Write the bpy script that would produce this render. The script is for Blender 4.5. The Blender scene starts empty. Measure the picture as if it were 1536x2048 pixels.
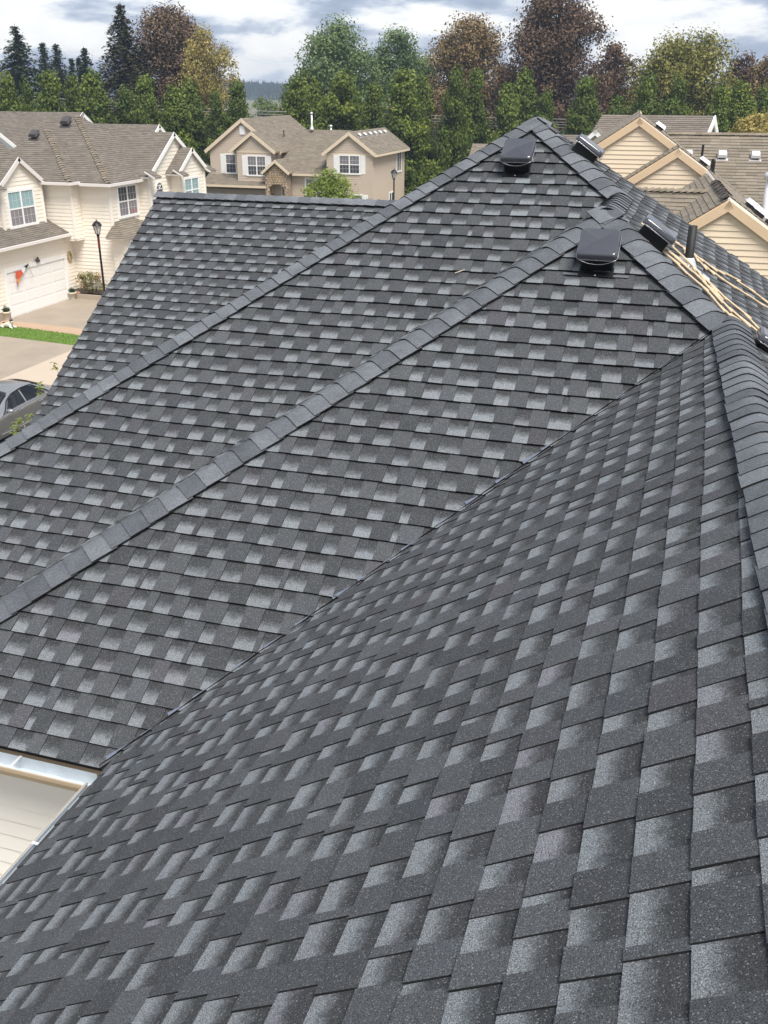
import bpy, math, random
from mathutils import Vector, Matrix
random.seed(7)
R = math.radians
sc = bpy.context.scene
COL = sc.collection
Z0 = 10.0                                   # camera height above the ground

# ------------------------------------------------------------------ camera
FPX, PITCH, ROLL, YAW = 1900.0, 0.4206185, 0.0035378, 0.3019033
cam_d = bpy.data.cameras.new('camera')
cam = bpy.data.objects.new('camera', cam_d)
COL.objects.link(cam)
sc.camera = cam
cam_d.sensor_fit = 'VERTICAL'
cam_d.sensor_height = 24.0
cam_d.lens = FPX / 2048 * 24.0
cam_d.clip_start = 0.05
cam_d.clip_end = 5000
_c, _s = math.cos(ROLL), math.sin(ROLL)
_r1 = Matrix(((1, 0, 0), (0, -math.sin(PITCH), -math.cos(PITCH)), (0, math.cos(PITCH), -math.sin(PITCH))))
_rr = Matrix(((_c, -_s, 0), (_s, _c, 0), (0, 0, 1)))
_b = Matrix(((math.cos(YAW), -math.sin(YAW), 0), (math.sin(YAW), math.cos(YAW), 0), (0, 0, 1)))
_m = _rr @ _r1 @ _b.transposed()
_cw = Matrix((_m[0], -_m[1], -_m[2])).transposed()
cam.matrix_world = Matrix.Translation((0, 0, Z0)) @ _cw.to_4x4()
CAMP = Vector((0, 0, Z0))

def to_px(p):                               # used only to pick the pieces that show largest
    q = _m @ (Vector(p) - CAMP)
    if q.z < 0.1:
        return None
    return 768 + FPX * q.x / q.z, 1024 + FPX * q.y / q.z, q.z

# ------------------------------------------------------------------ sky, sun, exposure
SUN_EL, SUN_AZ = 60.0, -43.0                # azimuth measured from +x towards +y
sd = Vector((math.cos(R(SUN_EL)) * math.cos(R(SUN_AZ)), math.cos(R(SUN_EL)) * math.sin(R(SUN_AZ)), math.sin(R(SUN_EL))))
world = bpy.data.worlds.new('World')
sc.world = world
world.use_nodes = True
nt = world.node_tree
for n in list(nt.nodes):
    nt.nodes.remove(n)
def WN(t, **kw):
    n = nt.nodes.new(t)
    for k, v in kw.items():
        setattr(n, k, v)
    return n
w_out = WN('ShaderNodeOutputWorld')
sky = WN('ShaderNodeTexSky', sky_type='NISHITA', sun_disc=False, sun_elevation=R(SUN_EL), sun_rotation=R(90 - SUN_AZ))
bg1 = WN('ShaderNodeBackground'); bg1.inputs[1].default_value = 0.10
bg2 = WN('ShaderNodeBackground'); bg2.inputs[1].default_value = 1.0
nt.links.new(sky.outputs[0], bg1.inputs[0])
tc = WN('ShaderNodeTexCoord')
def cloud_noise(scale_xy, scale_z, loc, detail, rough, dist):
    mp = WN('ShaderNodeMapping')
    mp.inputs['Scale'].default_value = (scale_xy, scale_xy, scale_z)
    mp.inputs['Location'].default_value = loc
    nz = WN('ShaderNodeTexNoise')
    nz.inputs['Scale'].default_value = 1.0
    nz.inputs['Detail'].default_value = detail
    nz.inputs['Roughness'].default_value = rough
    nz.inputs['Distortion'].default_value = dist
    nt.links.new(tc.outputs['Generated'], mp.inputs[0])
    nt.links.new(mp.outputs[0], nz.inputs['Vector'])
    return nz
n1 = cloud_noise(8.5, 27.0, (5.3, 2.9, 0.93), 8, 0.56, 0.1)
n2 = cloud_noise(2.6, 14.0, (0.4, 5.2, 2.2), 3, 0.5, 0.0)
mixn = WN('ShaderNodeMath', operation='MULTIPLY_ADD'); mixn.inputs[1].default_value = 0.45
nt.links.new(n2.outputs[0], mixn.inputs[0]); nt.links.new(n1.outputs[0], mixn.inputs[2])
cr = WN('ShaderNodeValToRGB')
el = cr.color_ramp.elements
el[0].position = 0.58; el[0].color = (0.20, 0.245, 0.345, 1)
el[1].position = 0.90; el[1].color = (0.80, 0.785, 0.755, 1)
e = el.new(0.69); e.color = (0.30, 0.345, 0.445, 1)
e = el.new(0.735); e.color = (0.43, 0.475, 0.56, 1)
e = el.new(0.768); e.color = (0.61, 0.63, 0.665, 1)
e = el.new(0.80); e.color = (0.73, 0.725, 0.72, 1)
nt.links.new(mixn.outputs[0], cr.inputs[0])
nt.links.new(cr.outputs[0], bg2.inputs[0])
mixs = WN('ShaderNodeMixShader'); mixs.inputs[0].default_value = 0.9
nt.links.new(bg1.outputs[0], mixs.inputs[1]); nt.links.new(bg2.outputs[0], mixs.inputs[2])
nt.links.new(mixs.outputs[0], w_out.inputs[0])

sun_d = bpy.data.lights.new('sun', 'SUN')
sun_d.energy = 3.5
sun_d.angle = R(28)
sun_d.color = (1.0, 0.95, 0.88)
sun = bpy.data.objects.new('sun', sun_d)
COL.objects.link(sun)
sun.rotation_euler = sd.to_track_quat('Z', 'Y').to_euler()
sun.location = (20, -10, 40)
vs = sc.view_settings
sc.display_settings.display_device = 'sRGB'
vs.view_transform = 'Standard'; vs.look = 'None'; vs.exposure = 0.62; vs.gamma = 1.0; vs.use_curve_mapping = False
sc.cycles.max_bounces = 5
sc.cycles.diffuse_bounces = 3
sc.cycles.use_denoising = True

# ------------------------------------------------------------------ materials
MATS = {}
class NB:
    def __init__(s, name):
        s.m = bpy.data.materials.new(name); s.m.use_nodes = True
        s.t = s.m.node_tree; s.t.nodes.clear()
        s.out = s.n('ShaderNodeOutputMaterial')
        s.p = s.n('ShaderNodeBsdfPrincipled')
        s.l(s.p.outputs[0], s.out.inputs[0])
        MATS[name] = s.m
    def n(s, t, **kw):
        x = s.t.nodes.new(t)
        for k, v in kw.items():
            if k.startswith('i_'):
                x.inputs[k[2:].replace('_', ' ')].default_value = v
            else:
                setattr(x, k, v)
        return x
    def l(s, a, b): s.t.links.new(a, b)
    def math(s, op, a, b=None, c=None, clamp=False):
        x = s.n('ShaderNodeMath', operation=op); x.use_clamp = clamp
        for i, v in enumerate((a, b, c)):
            if v is None: continue
            if isinstance(v, (int, float)): x.inputs[i].default_value = v
            else: s.l(v, x.inputs[i])
        return x.outputs[0]
    def mix(s, f, a, b, mode='MIX'):
        x = s.n('ShaderNodeMix', data_type='RGBA', blend_type=mode)
        for i, v in ((0, f), (6, a), (7, b)):
            if isinstance(v, (int, float)): x.inputs[i].default_value = v
            elif isinstance(v, tuple): x.inputs[i].default_value = (*v, 1) if len(v) == 3 else v
            else: s.l(v, x.inputs[i])
        return x.outputs[2]
    def noise(s, scale, detail=3, rough=0.5, vec=None, dist=0.0):
        x = s.n('ShaderNodeTexNoise'); x.inputs['Scale'].default_value = scale
        x.inputs['Detail'].default_value = detail; x.inputs['Roughness'].default_value = rough
        x.inputs['Distortion'].default_value = dist
        s.l(vec if vec is not None else s.pos(), x.inputs['Vector'])
        return x.outputs[0]
    def pos(s):
        if not hasattr(s, '_g'): s._g = s.n('ShaderNodeNewGeometry')
        return s._g.outputs['Position']
    def ramp(s, f, stops, interp='LINEAR'):
        x = s.n('ShaderNodeValToRGB'); x.color_ramp.interpolation = interp
        e = x.color_ramp.elements
        while len(e) < len(stops): e.new(0.5)
        for q, (p, c) in zip(e, stops):
            q.position = p; q.color = (*c, 1) if len(c) == 3 else c
        s.l(f, x.inputs[0]); return x.outputs[0]
    def bump(s, h, dist=0.01, strength=0.5):
        x = s.n('ShaderNodeBump'); x.inputs['Distance'].default_value = dist; x.inputs['Strength'].default_value = strength
        s.l(h, x.inputs['Height']); s.l(x.outputs[0], s.p.inputs['Normal'])
    def setp(s, **kw):
        for k, v in kw.items():
            i = s.p.inputs[k.replace('_', ' ')]
            if isinstance(v, (int, float)): i.default_value = v
            elif isinstance(v, tuple): i.default_value = (*v, 1) if len(v) == 3 else v
            else: s.l(v, i)

def mat(name, col, rough=0.7, var=0.12, scale=3.0, spec=0.3, metal=0.0, fine=0.0, rnd=0.0, bump=0.0):
    b = NB(name)
    n = b.noise(scale, 4, 0.6)
    f = b.math('MULTIPLY_ADD', n, 2 * var, 1 - var)
    if fine:
        f = b.math('MULTIPLY', f, b.math('MULTIPLY_ADD', b.noise(scale * 25, 2, 0.6), 2 * fine, 1 - fine))
    if rnd:
        oi = b.n('ShaderNodeObjectInfo')
        f = b.math('MULTIPLY', f, b.math('MULTIPLY_ADD', oi.outputs['Random'], 2 * rnd, 1 - rnd))
    g = b.n('ShaderNodeVectorMath', operation='SCALE'); g.inputs[0].default_value = col
    b.l(f, g.inputs['Scale'])
    b.l(g.outputs[0], b.p.inputs['Base Color'])
    b.setp(Roughness=rough, Metallic=metal, Specular_IOR_Level=spec)
    if bump: b.bump(b.noise(scale * 25, 3, 0.6), 0.01, bump)
    return b.m

# laminated asphalt shingle; corner attribute "tint": r = kind (0 raised tab, 1 recessed lap), g = tone, b = hue; UV v = 0 at the butt
def shingle_mat(name, tab_a, tab_b, lap_hi, lap_lo, hue, gran, warm=0.0):
    b = NB(name)
    at = b.n('ShaderNodeAttribute', attribute_name='tint')
    sp = b.n('ShaderNodeSeparateColor'); b.l(at.outputs[0], sp.inputs[0])
    uv = b.n('ShaderNodeUVMap', uv_map='UVMap')
    su = b.n('ShaderNodeSeparateXYZ'); b.l(uv.outputs[0], su.inputs[0])
    v = su.outputs[1]
    tab = b.mix(sp.outputs[1], tab_a, tab_b)
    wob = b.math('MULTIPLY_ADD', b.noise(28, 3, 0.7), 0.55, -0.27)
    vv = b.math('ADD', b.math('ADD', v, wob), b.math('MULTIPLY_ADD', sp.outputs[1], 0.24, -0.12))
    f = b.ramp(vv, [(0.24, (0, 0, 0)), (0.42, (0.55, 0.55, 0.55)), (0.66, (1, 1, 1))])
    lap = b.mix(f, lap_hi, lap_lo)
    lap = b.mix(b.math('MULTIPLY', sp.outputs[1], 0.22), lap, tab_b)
    col = b.mix(sp.outputs[0], tab, lap)
    hf = b.ramp(sp.outputs[2], [(0.88, (0, 0, 0)), (1.0, (0.5, 0.5, 0.5))])
    col = b.mix(hf, col, b.mix(1.0, col, hue, 'MULTIPLY'))
    hf2 = b.ramp(sp.outputs[2], [(0.02, (0.5, 0.5, 0.5)), (0.22, (0, 0, 0))])
    col = b.mix(hf2, col, b.mix(1.0, col, (1.06, 1.12, 1.15), 'MULTIPLY'))
    blot = b.math('MULTIPLY_ADD', b.noise(1.3, 4, 0.65), 0.5, 0.75)
    g1 = b.noise(300, 2, 0.85)
    gm = b.ramp(g1, [(0.30, (1 - gran * 1.15,) * 3), (0.48, (1 - gran * 0.2,) * 3), (0.62, (1 + gran * 0.55,) * 3), (0.74, (1 + gran * 2.0,) * 3)])
    col = b.mix(1.0, col, gm, 'MULTIPLY')
    vs_ = b.n('ShaderNodeVectorMath', operation='SCALE'); b.l(col, vs_.inputs[0]); b.l(blot, vs_.inputs['Scale'])
    vo = b.n('ShaderNodeTexVoronoi', feature='F1'); vo.inputs['Scale'].default_value = 360
    b.l(b.pos(), vo.inputs['Vector'])
    sc_ = b.n('ShaderNodeSeparateColor'); b.l(vo.outputs['Color'], sc_.inputs[0])
    spark = b.ramp(sc_.outputs[0], [(0.94, (0, 0, 0)), (0.955, (1, 1, 1))], 'CONSTANT')
    col = b.mix(b.math('MULTIPLY', spark, 0.38 * gran), vs_.outputs[0], (0.42, 0.43, 0.45))
    b.l(col, b.p.inputs['Base Color'])
    b.setp(Roughness=0.88, Specular_IOR_Level=0.35)
    b.bump(g1, 0.004, 0.6)
    return b.m
shingle_mat('grey_shingle', (0.043, 0.0465, 0.0515), (0.074, 0.0790, 0.0860), (0.178, 0.194, 0.208), (0.034, 0.036, 0.039), (0.97, 0.84, 0.92), 0.85)
shingle_mat('tan_shingle', (0.165, 0.140, 0.108), (0.240, 0.205, 0.160), (0.25, 0.215, 0.17), (0.135, 0.113, 0.088), (0.9, 0.92, 0.92), 0.2)
shingle_mat('taupe_shingle', (0.140, 0.120, 0.100), (0.195, 0.168, 0.140), (0.205, 0.178, 0.148), (0.115, 0.10, 0.084), (0.9, 0.92, 0.95), 0.2)
mat('shingle_edge', (0.013, 0.013, 0.014), 0.95, 0.2)
mat('tan_shingle_edge', (0.035, 0.028, 0.021), 0.95, 0.2)
mat('underlay', (0.02, 0.02, 0.021), 0.95)

b = NB('grey_cap')
oi = b.n('ShaderNodeObjectInfo')
c0 = b.mix(oi.outputs['Random'], (0.070, 0.077, 0.088), (0.140, 0.151, 0.168))
gn = b.noise(150, 2, 0.75)
gm = b.ramp(gn, [(0.30, (0.55,) * 3), (0.5, (0.95,) * 3), (0.64, (1.3,) * 3), (0.76, (1.9,) * 3)])
c0 = b.mix(1.0, c0, gm, 'MULTIPLY')
bl = b.ramp(b.noise(5, 4, 0.7), [(0.3, (0.78,) * 3), (0.7, (1.22,) * 3)])
c0 = b.mix(1.0, c0, bl, 'MULTIPLY')
b.l(c0, b.p.inputs['Base Color']); b.setp(Roughness=0.85, Specular_IOR_Level=0.4); b.bump(gn, 0.004, 0.5)

mat('tan_cap', (0.205, 0.173, 0.132), 0.9, 0.2, 9, fine=0.2, rnd=0.18)
mat('dark_cap', (0.10, 0.085, 0.075), 0.9, 0.3, 9, fine=0.3, rnd=0.3)
mat('vent_plastic', (0.048, 0.050, 0.060), 0.14, 0.1, 8, spec=1.0)
mat('vent_throat', (0.006, 0.006, 0.007), 0.5, 0.1, 8)
mat('flange_grey', (0.11, 0.11, 0.125), 0.5, 0.1, 8)
mat('vent_wire', (0.45, 0.45, 0.47), 0.35, 0.1, 20, metal=0.9)
mat('screw_metal', (0.6, 0.6, 0.6), 0.3, 0.1, 30, metal=1.0)
mat('galvanized', (0.62, 0.67, 0.71), 0.42, 0.22, 6, spec=0.5, metal=0.45, fine=0.15)
mat('blue_chalk', (0.125, 0.145, 0.195), 0.9, 0.35, 30)
mat('valley_metal', (0.14, 0.145, 0.17), 0.45, 0.3, 8, metal=0.3)
mat('gutter_tan', (0.60, 0.47, 0.33), 0.6, 0.12, 5)
mat('fascia_shade_brown', (0.30, 0.235, 0.165), 0.7, 0.12, 4)  # brown tone paints in the shadow band below the gutter
mat('soffit', (0.42, 0.34, 0.25), 0.8)
mat('rust_debris', (0.30, 0.15, 0.06), 0.9, 0.4, 30)
mat('pipe_black', (0.020, 0.021, 0.021), 0.55, 0.25, 18)
mat('lead_flashing', (0.70, 0.72, 0.76), 0.35, 0.12, 12, metal=0.55)
mat('own_siding', (0.95, 0.91, 0.84), 0.65, 0.05, 1.5)
mat('cream_siding', (0.88, 0.81, 0.70), 0.65, 0.05, 0.8, rnd=0.02)
mat('cream_trim', (0.86, 0.81, 0.73), 0.6, 0.04, 1)
mat('white_trim', (0.86, 0.85, 0.83), 0.5, 0.04, 1)
mat('muntin_grey', (0.62, 0.62, 0.62), 0.5, 0.04, 1)
mat('lilac_trim', (0.72, 0.68, 0.65), 0.6, 0.05, 1)
mat('taupe_siding', (0.56, 0.465, 0.375), 0.7, 0.05, 0.8, rnd=0.02)
mat('beige_trim', (0.70, 0.59, 0.44), 0.6, 0.05, 1)
mat('tan_siding', (0.76, 0.635, 0.475), 0.65, 0.06, 1.2, rnd=0.03)
mat('ochre_trim', (0.66, 0.50, 0.33), 0.6, 0.08, 2)
mat('pale_siding', (0.78, 0.78, 0.79), 0.65, 0.04, 1)
mat('dark_gap', (0.03, 0.028, 0.026), 0.9)
mat('garage_white', (0.86, 0.84, 0.81), 0.5, 0.03, 1)
mat('garage_dim', (0.26, 0.22, 0.18), 0.6, 0.05, 1)
mat('red_curtain', (0.36, 0.16, 0.15), 0.8)
mat('glass_dark', (0.055, 0.06, 0.075), 0.08, 0.3, 1.2, spec=0.8)
mat('glass_teal', (0.26, 0.40, 0.42), 0.15, 0.15, 2.0, spec=0.7)
mat('glass_grey', (0.20, 0.19, 0.21), 0.10, 0.25, 2.0, spec=0.7)
mat('lamp_black', (0.012, 0.012, 0.013), 0.4, 0.1, 5)
mat('lamp_band', (0.13, 0.018, 0.022), 0.5)
mat('lamp_glass', (0.62, 0.60, 0.58), 0.15, 0.08, 9, spec=0.6)
mat('concrete_drive', (0.31, 0.262, 0.208), 0.9, 0.24, 0.7, fine=0.10)
mat('concrete_walk', (0.46, 0.385, 0.305), 0.9, 0.07, 0.8, fine=0.06)
mat('brick_band', (0.42, 0.295, 0.205), 0.9, 0.12, 2, fine=0.12)
mat('ground_earth', (0.16, 0.15, 0.09), 0.95, 0.25, 0.3, fine=0.2)
mat('asphalt', (0.09, 0.088, 0.085), 0.9, 0.12, 0.7, fine=0.2)
mat('lawn', (0.125, 0.205, 0.038), 0.9, 0.35, 1.5, fine=0.3)
mat('grass_blade', (0.14, 0.235, 0.042), 0.8, 0.4, 2.0, rnd=0.1)
mat('soil', (0.035, 0.025, 0.018), 0.95, 0.3, 8)
mat('planter_wood', (0.40, 0.34, 0.27), 0.85, 0.2, 4)
mat('stone_pot', (0.60, 0.55, 0.44), 0.8, 0.12, 6)
mat('brick_red', (0.52, 0.26, 0.17), 0.9, 0.2, 10)
mat('rope_fibre', (0.57, 0.45, 0.305), 0.85, 0.25, 40, fine=0.2)
mat('bark', (0.055, 0.042, 0.032), 0.95, 0.3, 4, fine=0.3)
mat('pale_bark', (0.22, 0.19, 0.15), 0.9, 0.3, 4, fine=0.3)
mat('car_paint', (0.50, 0.49, 0.48), 0.24, 0.03, 1, spec=0.6, metal=0.92)
mat('car_glass', (0.006, 0.007, 0.009), 0.03, 0.1, 1, spec=0.5)
mat('chrome', (0.75, 0.74, 0.72), 0.12, 0.03, 4, metal=1.0)
mat('tyre_rubber', (0.018, 0.018, 0.018), 0.85)
mat('rim_metal', (0.45, 0.45, 0.46), 0.3, 0.05, 5, metal=0.9)
mat('wire_grey', (0.42, 0.41, 0.40), 0.6)
mat('pole_wood', (0.16, 0.12, 0.09), 0.9, 0.2, 3)
mat('flag_red', (0.62, 0.10, 0.05), 0.8, 0.1)
mat('flag_orange', (0.85, 0.30, 0.03), 0.8, 0.1)
mat('flag_blue', (0.10, 0.10, 0.42), 0.8, 0.1)
mat('flag_black', (0.02, 0.02, 0.025), 0.8, 0.1)
mat('flag_white', (0.75, 0.73, 0.74), 0.8, 0.1)
mat('stick_wood', (0.48, 0.40, 0.32), 0.8)
mat('statue_white', (0.70, 0.66, 0.58), 0.7, 0.15, 20)
mat('statue_black', (0.022, 0.02, 0.02), 0.6, 0.2, 20)
mat('wreath_gold', (0.42, 0.30, 0.14), 0.85, 0.4, 25)
mat('dark_metal', (0.07, 0.065, 0.065), 0.5, 0.2, 6)
mat('silver_metal', (0.72, 0.72, 0.73), 0.4, 0.1, 6, metal=0.4)
mat('stone_grout', (0.30, 0.24, 0.18), 0.9, 0.15, 5)

def stone_mat():
    b = NB('field_stone'); oi = b.n('ShaderNodeObjectInfo')
    c = b.ramp(oi.outputs['Random'], [(0.0, (0.36, 0.26, 0.16)), (0.3, (0.50, 0.38, 0.25)), (0.55, (0.42, 0.35, 0.28)), (0.8, (0.58, 0.42, 0.24)), (1.0, (0.32, 0.27, 0.23))])
    n = b.ramp(b.noise(7, 4, 0.6), [(0.3, (0.75,) * 3), (0.7, (1.2,) * 3)])
    b.l(b.mix(1.0, c, n, 'MULTIPLY'), b.p.inputs['Base Color']); b.setp(Roughness=0.9)
stone_mat()

def leaf_mat(name, stops, trans=0.25):
    b = NB(name)
    at = b.n('ShaderNodeAttribute', attribute_name='tint')
    sp = b.n('ShaderNodeSeparateColor'); b.l(at.outputs[0], sp.inputs[0])
    oi = b.n('ShaderNodeObjectInfo')
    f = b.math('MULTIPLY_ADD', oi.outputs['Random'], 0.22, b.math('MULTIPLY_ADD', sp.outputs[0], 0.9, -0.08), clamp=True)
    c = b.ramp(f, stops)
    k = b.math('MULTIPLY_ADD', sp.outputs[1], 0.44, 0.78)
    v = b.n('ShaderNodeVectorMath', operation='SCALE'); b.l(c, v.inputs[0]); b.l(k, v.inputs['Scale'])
    b.l(v.outputs[0], b.p.inputs['Base Color']); b.setp(Roughness=0.6, Specular_IOR_Level=0.3)
    tr = b.n('ShaderNodeBsdfTranslucent'); b.l(v.outputs[0], tr.inputs[0])
    mx = b.n('ShaderNodeMixShader'); mx.inputs[0].default_value = trans
    b.l(b.p.outputs[0], mx.inputs[1]); b.l(tr.outputs[0], mx.inputs[2]); b.l(mx.outputs[0], b.out.inputs[0])
leaf_mat('leaf_green', [(0, (0.038, 0.062, 0.011)), (0.45, (0.095, 0.138, 0.022)), (0.8, (0.176, 0.223, 0.035)), (1, (0.270, 0.297, 0.047))])
leaf_mat('leaf_bluegreen', [(0, (0.070, 0.121, 0.046)), (0.5, (0.139, 0.209, 0.078)), (0.9, (0.217, 0.271, 0.096)), (1, (0.341, 0.326, 0.093))])
leaf_mat('leaf_conifer', [(0, (0.026, 0.044, 0.023)), (0.6, (0.052, 0.075, 0.035)), (1, (0.088, 0.107, 0.049))], 0.1)
leaf_mat('leaf_cedar', [(0, (0.039, 0.047, 0.023)), (0.5, (0.072, 0.070, 0.034)), (1, (0.163, 0.111, 0.058))], 0.1)
leaf_mat('leaf_brown', [(0, (0.070, 0.048, 0.032)), (0.5, (0.135, 0.090, 0.055)), (0.85, (0.20, 0.135, 0.078)), (1, (0.24, 0.165, 0.085))], 0.15)
leaf_mat('leaf_maroon', [(0, (0.060, 0.038, 0.026)), (0.5, (0.120, 0.075, 0.046)), (0.85, (0.20, 0.125, 0.070)), (1, (0.25, 0.16, 0.085))], 0.15)
leaf_mat('leaf_tan', [(0, (0.115, 0.081, 0.038)), (0.5, (0.209, 0.149, 0.068)), (1, (0.297, 0.209, 0.095))], 0.2)
leaf_mat('leaf_yellow', [(0, (0.22, 0.18, 0.05)), (0.5, (0.40, 0.33, 0.105)), (1, (0.56, 0.47, 0.19))], 0.3)
leaf_mat('leaf_olive', [(0, (0.108, 0.105, 0.027)), (0.5, (0.196, 0.196, 0.047)), (0.8, (0.270, 0.250, 0.057)), (1, (0.297, 0.169, 0.054))], 0.2)
leaf_mat('leaf_lime', [(0, (0.140, 0.200, 0.035)), (0.6, (0.240, 0.310, 0.060)), (1, (0.360, 0.420, 0.120))], 0.35)
leaf_mat('leaf_shrub', [(0, (0.100, 0.120, 0.030)), (0.5, (0.240, 0.220, 0.060)), (1, (0.420, 0.220, 0.090))], 0.25)
leaf_mat('leaf_dark', [(0, (0.016, 0.030, 0.012)), (1, (0.045, 0.070, 0.025))], 0.1)
leaf_mat('leaf_hill', [(0, (0.030, 0.042, 0.028)), (0.7, (0.050, 0.065, 0.035)), (1, (0.100, 0.120, 0.040))], 0.1)

# ------------------------------------------------------------------ mesh helpers
def wmat(o):
    m = o.matrix_basis.copy()
    p = o.parent
    if p is not None:
        m = wmat(p) @ o.matrix_parent_inverse @ m
    return m
def link(o, parent=None, world=True):
    COL.objects.link(o)
    if parent is not None:
        o.parent = parent
        if world:
            o.matrix_parent_inverse = wmat(parent).inverted()
    return o
def tag(o, label=None, cat=None, group=None, kind=None):
    if label: o['label'] = label
    if cat: o['category'] = cat
    if group: o['group'] = group
    if kind: o['kind'] = kind
    return o
def empty(name, loc, label, cat, group=None, rz=0):
    o = bpy.data.objects.new(name, None)
    o.empty_display_size = 0.3
    o.location = loc; o.rotation_euler = (0, 0, rz)
    COL.objects.link(o)
    return tag(o, label, cat, group)
class MB:
    def __init__(s): s.v = []; s.f = []; s.mi = []; s.uv = []; s.ti = []; s.sm = []
    def poly(s, pts, mi=0, uv=None, tint=(0, 0.5, 0.5), smooth=False):
        k = len(s.v); s.v += [tuple(p) for p in pts]
        s.f.append(tuple(range(k, k + len(pts)))); s.mi.append(mi)
        s.uv.append(uv or [(0, 0)] * len(pts)); s.ti.append(tint); s.sm.append(smooth)
    def grid(s, rows, mi=0, smooth=True, close=False, tint=(0, 0.5, 0.5)):
        k = len(s.v); n = len(rows[0])
        for r in rows: s.v += [tuple(p) for p in r]
        for i in range(len(rows) - 1):
            for j in range(n if close else n - 1):
                a = k + i * n + j; b_ = k + i * n + (j + 1) % n
                s.f.append((a, b_, b_ + n, a + n)); s.mi.append(mi)
                s.uv.append([(0, 0)] * 4); s.ti.append(tint); s.sm.append(smooth)
    def box(s, c, dx, dy, dz, ax=None, mi=0):
        c = Vector(c); X, Y, Zz = ax or (Vector((1, 0, 0)), Vector((0, 1, 0)), Vector((0, 0, 1)))
        P = lambda a, b_, d: c + X * a * dx / 2 + Y * b_ * dy / 2 + Zz * d * dz / 2
        for q in (((-1, -1, 1), (1, -1, 1), (1, 1, 1), (-1, 1, 1)), ((-1, 1, -1), (1, 1, -1), (1, -1, -1), (-1, -1, -1)),
                  ((-1, -1, -1), (1, -1, -1), (1, -1, 1), (-1, -1, 1)), ((1, 1, -1), (-1, 1, -1), (-1, 1, 1), (1, 1, 1)),
                  ((1, -1, -1), (1, 1, -1), (1, 1, 1), (1, -1, 1)), ((-1, 1, -1), (-1, -1, -1), (-1, -1, 1), (-1, 1, 1))):
            s.poly([P(*t) for t in q], mi)
    def tube(s, pts, rad, n=8, mi=0, cap=True, tint=(0, 0.5, 0.5)):
        pts = [Vector(p) for p in pts]; rows = []
        up = Vector((0, 0, 1))
        for i, p in enumerate(pts):
            d = (pts[min(i + 1, len(pts) - 1)] - pts[max(i - 1, 0)]).normalized()
            a = d.cross(up if abs(d.z) < 0.95 else Vector((1, 0, 0))).normalized(); c = a.cross(d)
            r = rad[i] if isinstance(rad, (list, tuple)) else rad
            rows.append([p + (a * math.cos(2 * math.pi * j / n) + c * math.sin(2 * math.pi * j / n)) * r for j in range(n)])
        s.grid(rows, mi, True, True, tint)
        if cap:
            s.poly(rows[0], mi, tint=tint); s.poly(rows[-1][::-1], mi, tint=tint)
    def lathe(s, c, prof, n=16, mi=0):
        c = Vector(c)
        rows = [[c + Vector((r * math.cos(2 * math.pi * j / n), r * math.sin(2 * math.pi * j / n), z)) for j in range(n)] for r, z in prof]
        s.grid(rows, mi, True, True)
        s.poly(rows[0][::-1], mi); s.poly(rows[-1], mi)
    def mesh(s, name, mats, attrs=False):
        me = bpy.data.meshes.new(name)
        me.from_pydata(s.v, [], s.f)
        for m in mats: me.materials.append(MATS[m])
        me.polygons.foreach_set('material_index', s.mi)
        me.polygons.foreach_set('use_smooth', s.sm)
        if attrs:
            ul = me.uv_layers.new(name='UVMap')
            ul.data.foreach_set('uv', [x for u in s.uv for q in u for x in q])
            ca = me.color_attributes.new('tint', 'FLOAT_COLOR', 'CORNER')
            ca.data.foreach_set('color', [x for t, f in zip(s.ti, s.f) for _ in f for x in (t[0], t[1], t[2], 1.0)])
        me.update()
        return me
    def build(s, name, mats, parent=None, attrs=False, world=True):
        if isinstance(mats, str): mats = [mats]
        o = bpy.data.objects.new(name, s.mesh(name, mats, attrs))
        return link(o, parent, world)
def clip(poly, conv):
    out = poly
    n = len(conv)
    for i in range(n):
        ax, ay = conv[i]; bx, by = conv[(i + 1) % n]
        ex, ey = bx - ax, by - ay
        src, out = out, []
        if not src: return []
        m = len(src)
        for j in range(m):
            p, q = src[j], src[(j + 1) % m]
            dp = ex * (p[1] - ay) - ey * (p[0] - ax); dq = ex * (q[1] - ay) - ey * (q[0] - ax)
            if dp >= 0: out.append(p)
            if (dp >= 0) != (dq >= 0):
                t = dp / (dp - dq); out.append((p[0] + t * (q[0] - p[0]), p[1] + t * (q[1] - p[1])))
    return out
def area2(p):
    return sum(p[i][0] * p[(i + 1) % len(p)][1] - p[(i + 1) % len(p)][0] * p[i][1] for i in range(len(p))) / 2
class Frame:                                # a plane: S along the course, W up the slope, N out
    def __init__(s, O, S, N):
        s.O = Vector(O); s.S = Vector(S).normalized(); s.N = Vector(N).normalized(); s.W = s.N.cross(s.S).normalized()
    def pt(s, a, b_, h=0.0): return s.O + s.S * a + s.W * b_ + s.N * h
    def to(s, p): d = Vector(p) - s.O; return d.dot(s.S), d.dot(s.W)
    def poly(s, pts):
        q = [s.to(p) for p in pts]
        return q if area2(q) > 0 else q[::-1]
EXPO = 0.143
def emit(mb, fr, cp, hfun, mi_top, mi_side, tint, uvf, base=-0.003):
    top = [fr.pt(a, b_, hfun(a, b_)) for a, b_ in cp]
    mb.poly(top, mi_top, [uvf(a, b_) for a, b_ in cp], tint)
    bot = [fr.pt(a, b_, base) for a, b_ in cp]
    n = len(cp)
    for i in range(n):
        j = (i + 1) % n
        mb.poly([top[j], top[i], bot[i], bot[j]], mi_side)
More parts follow.
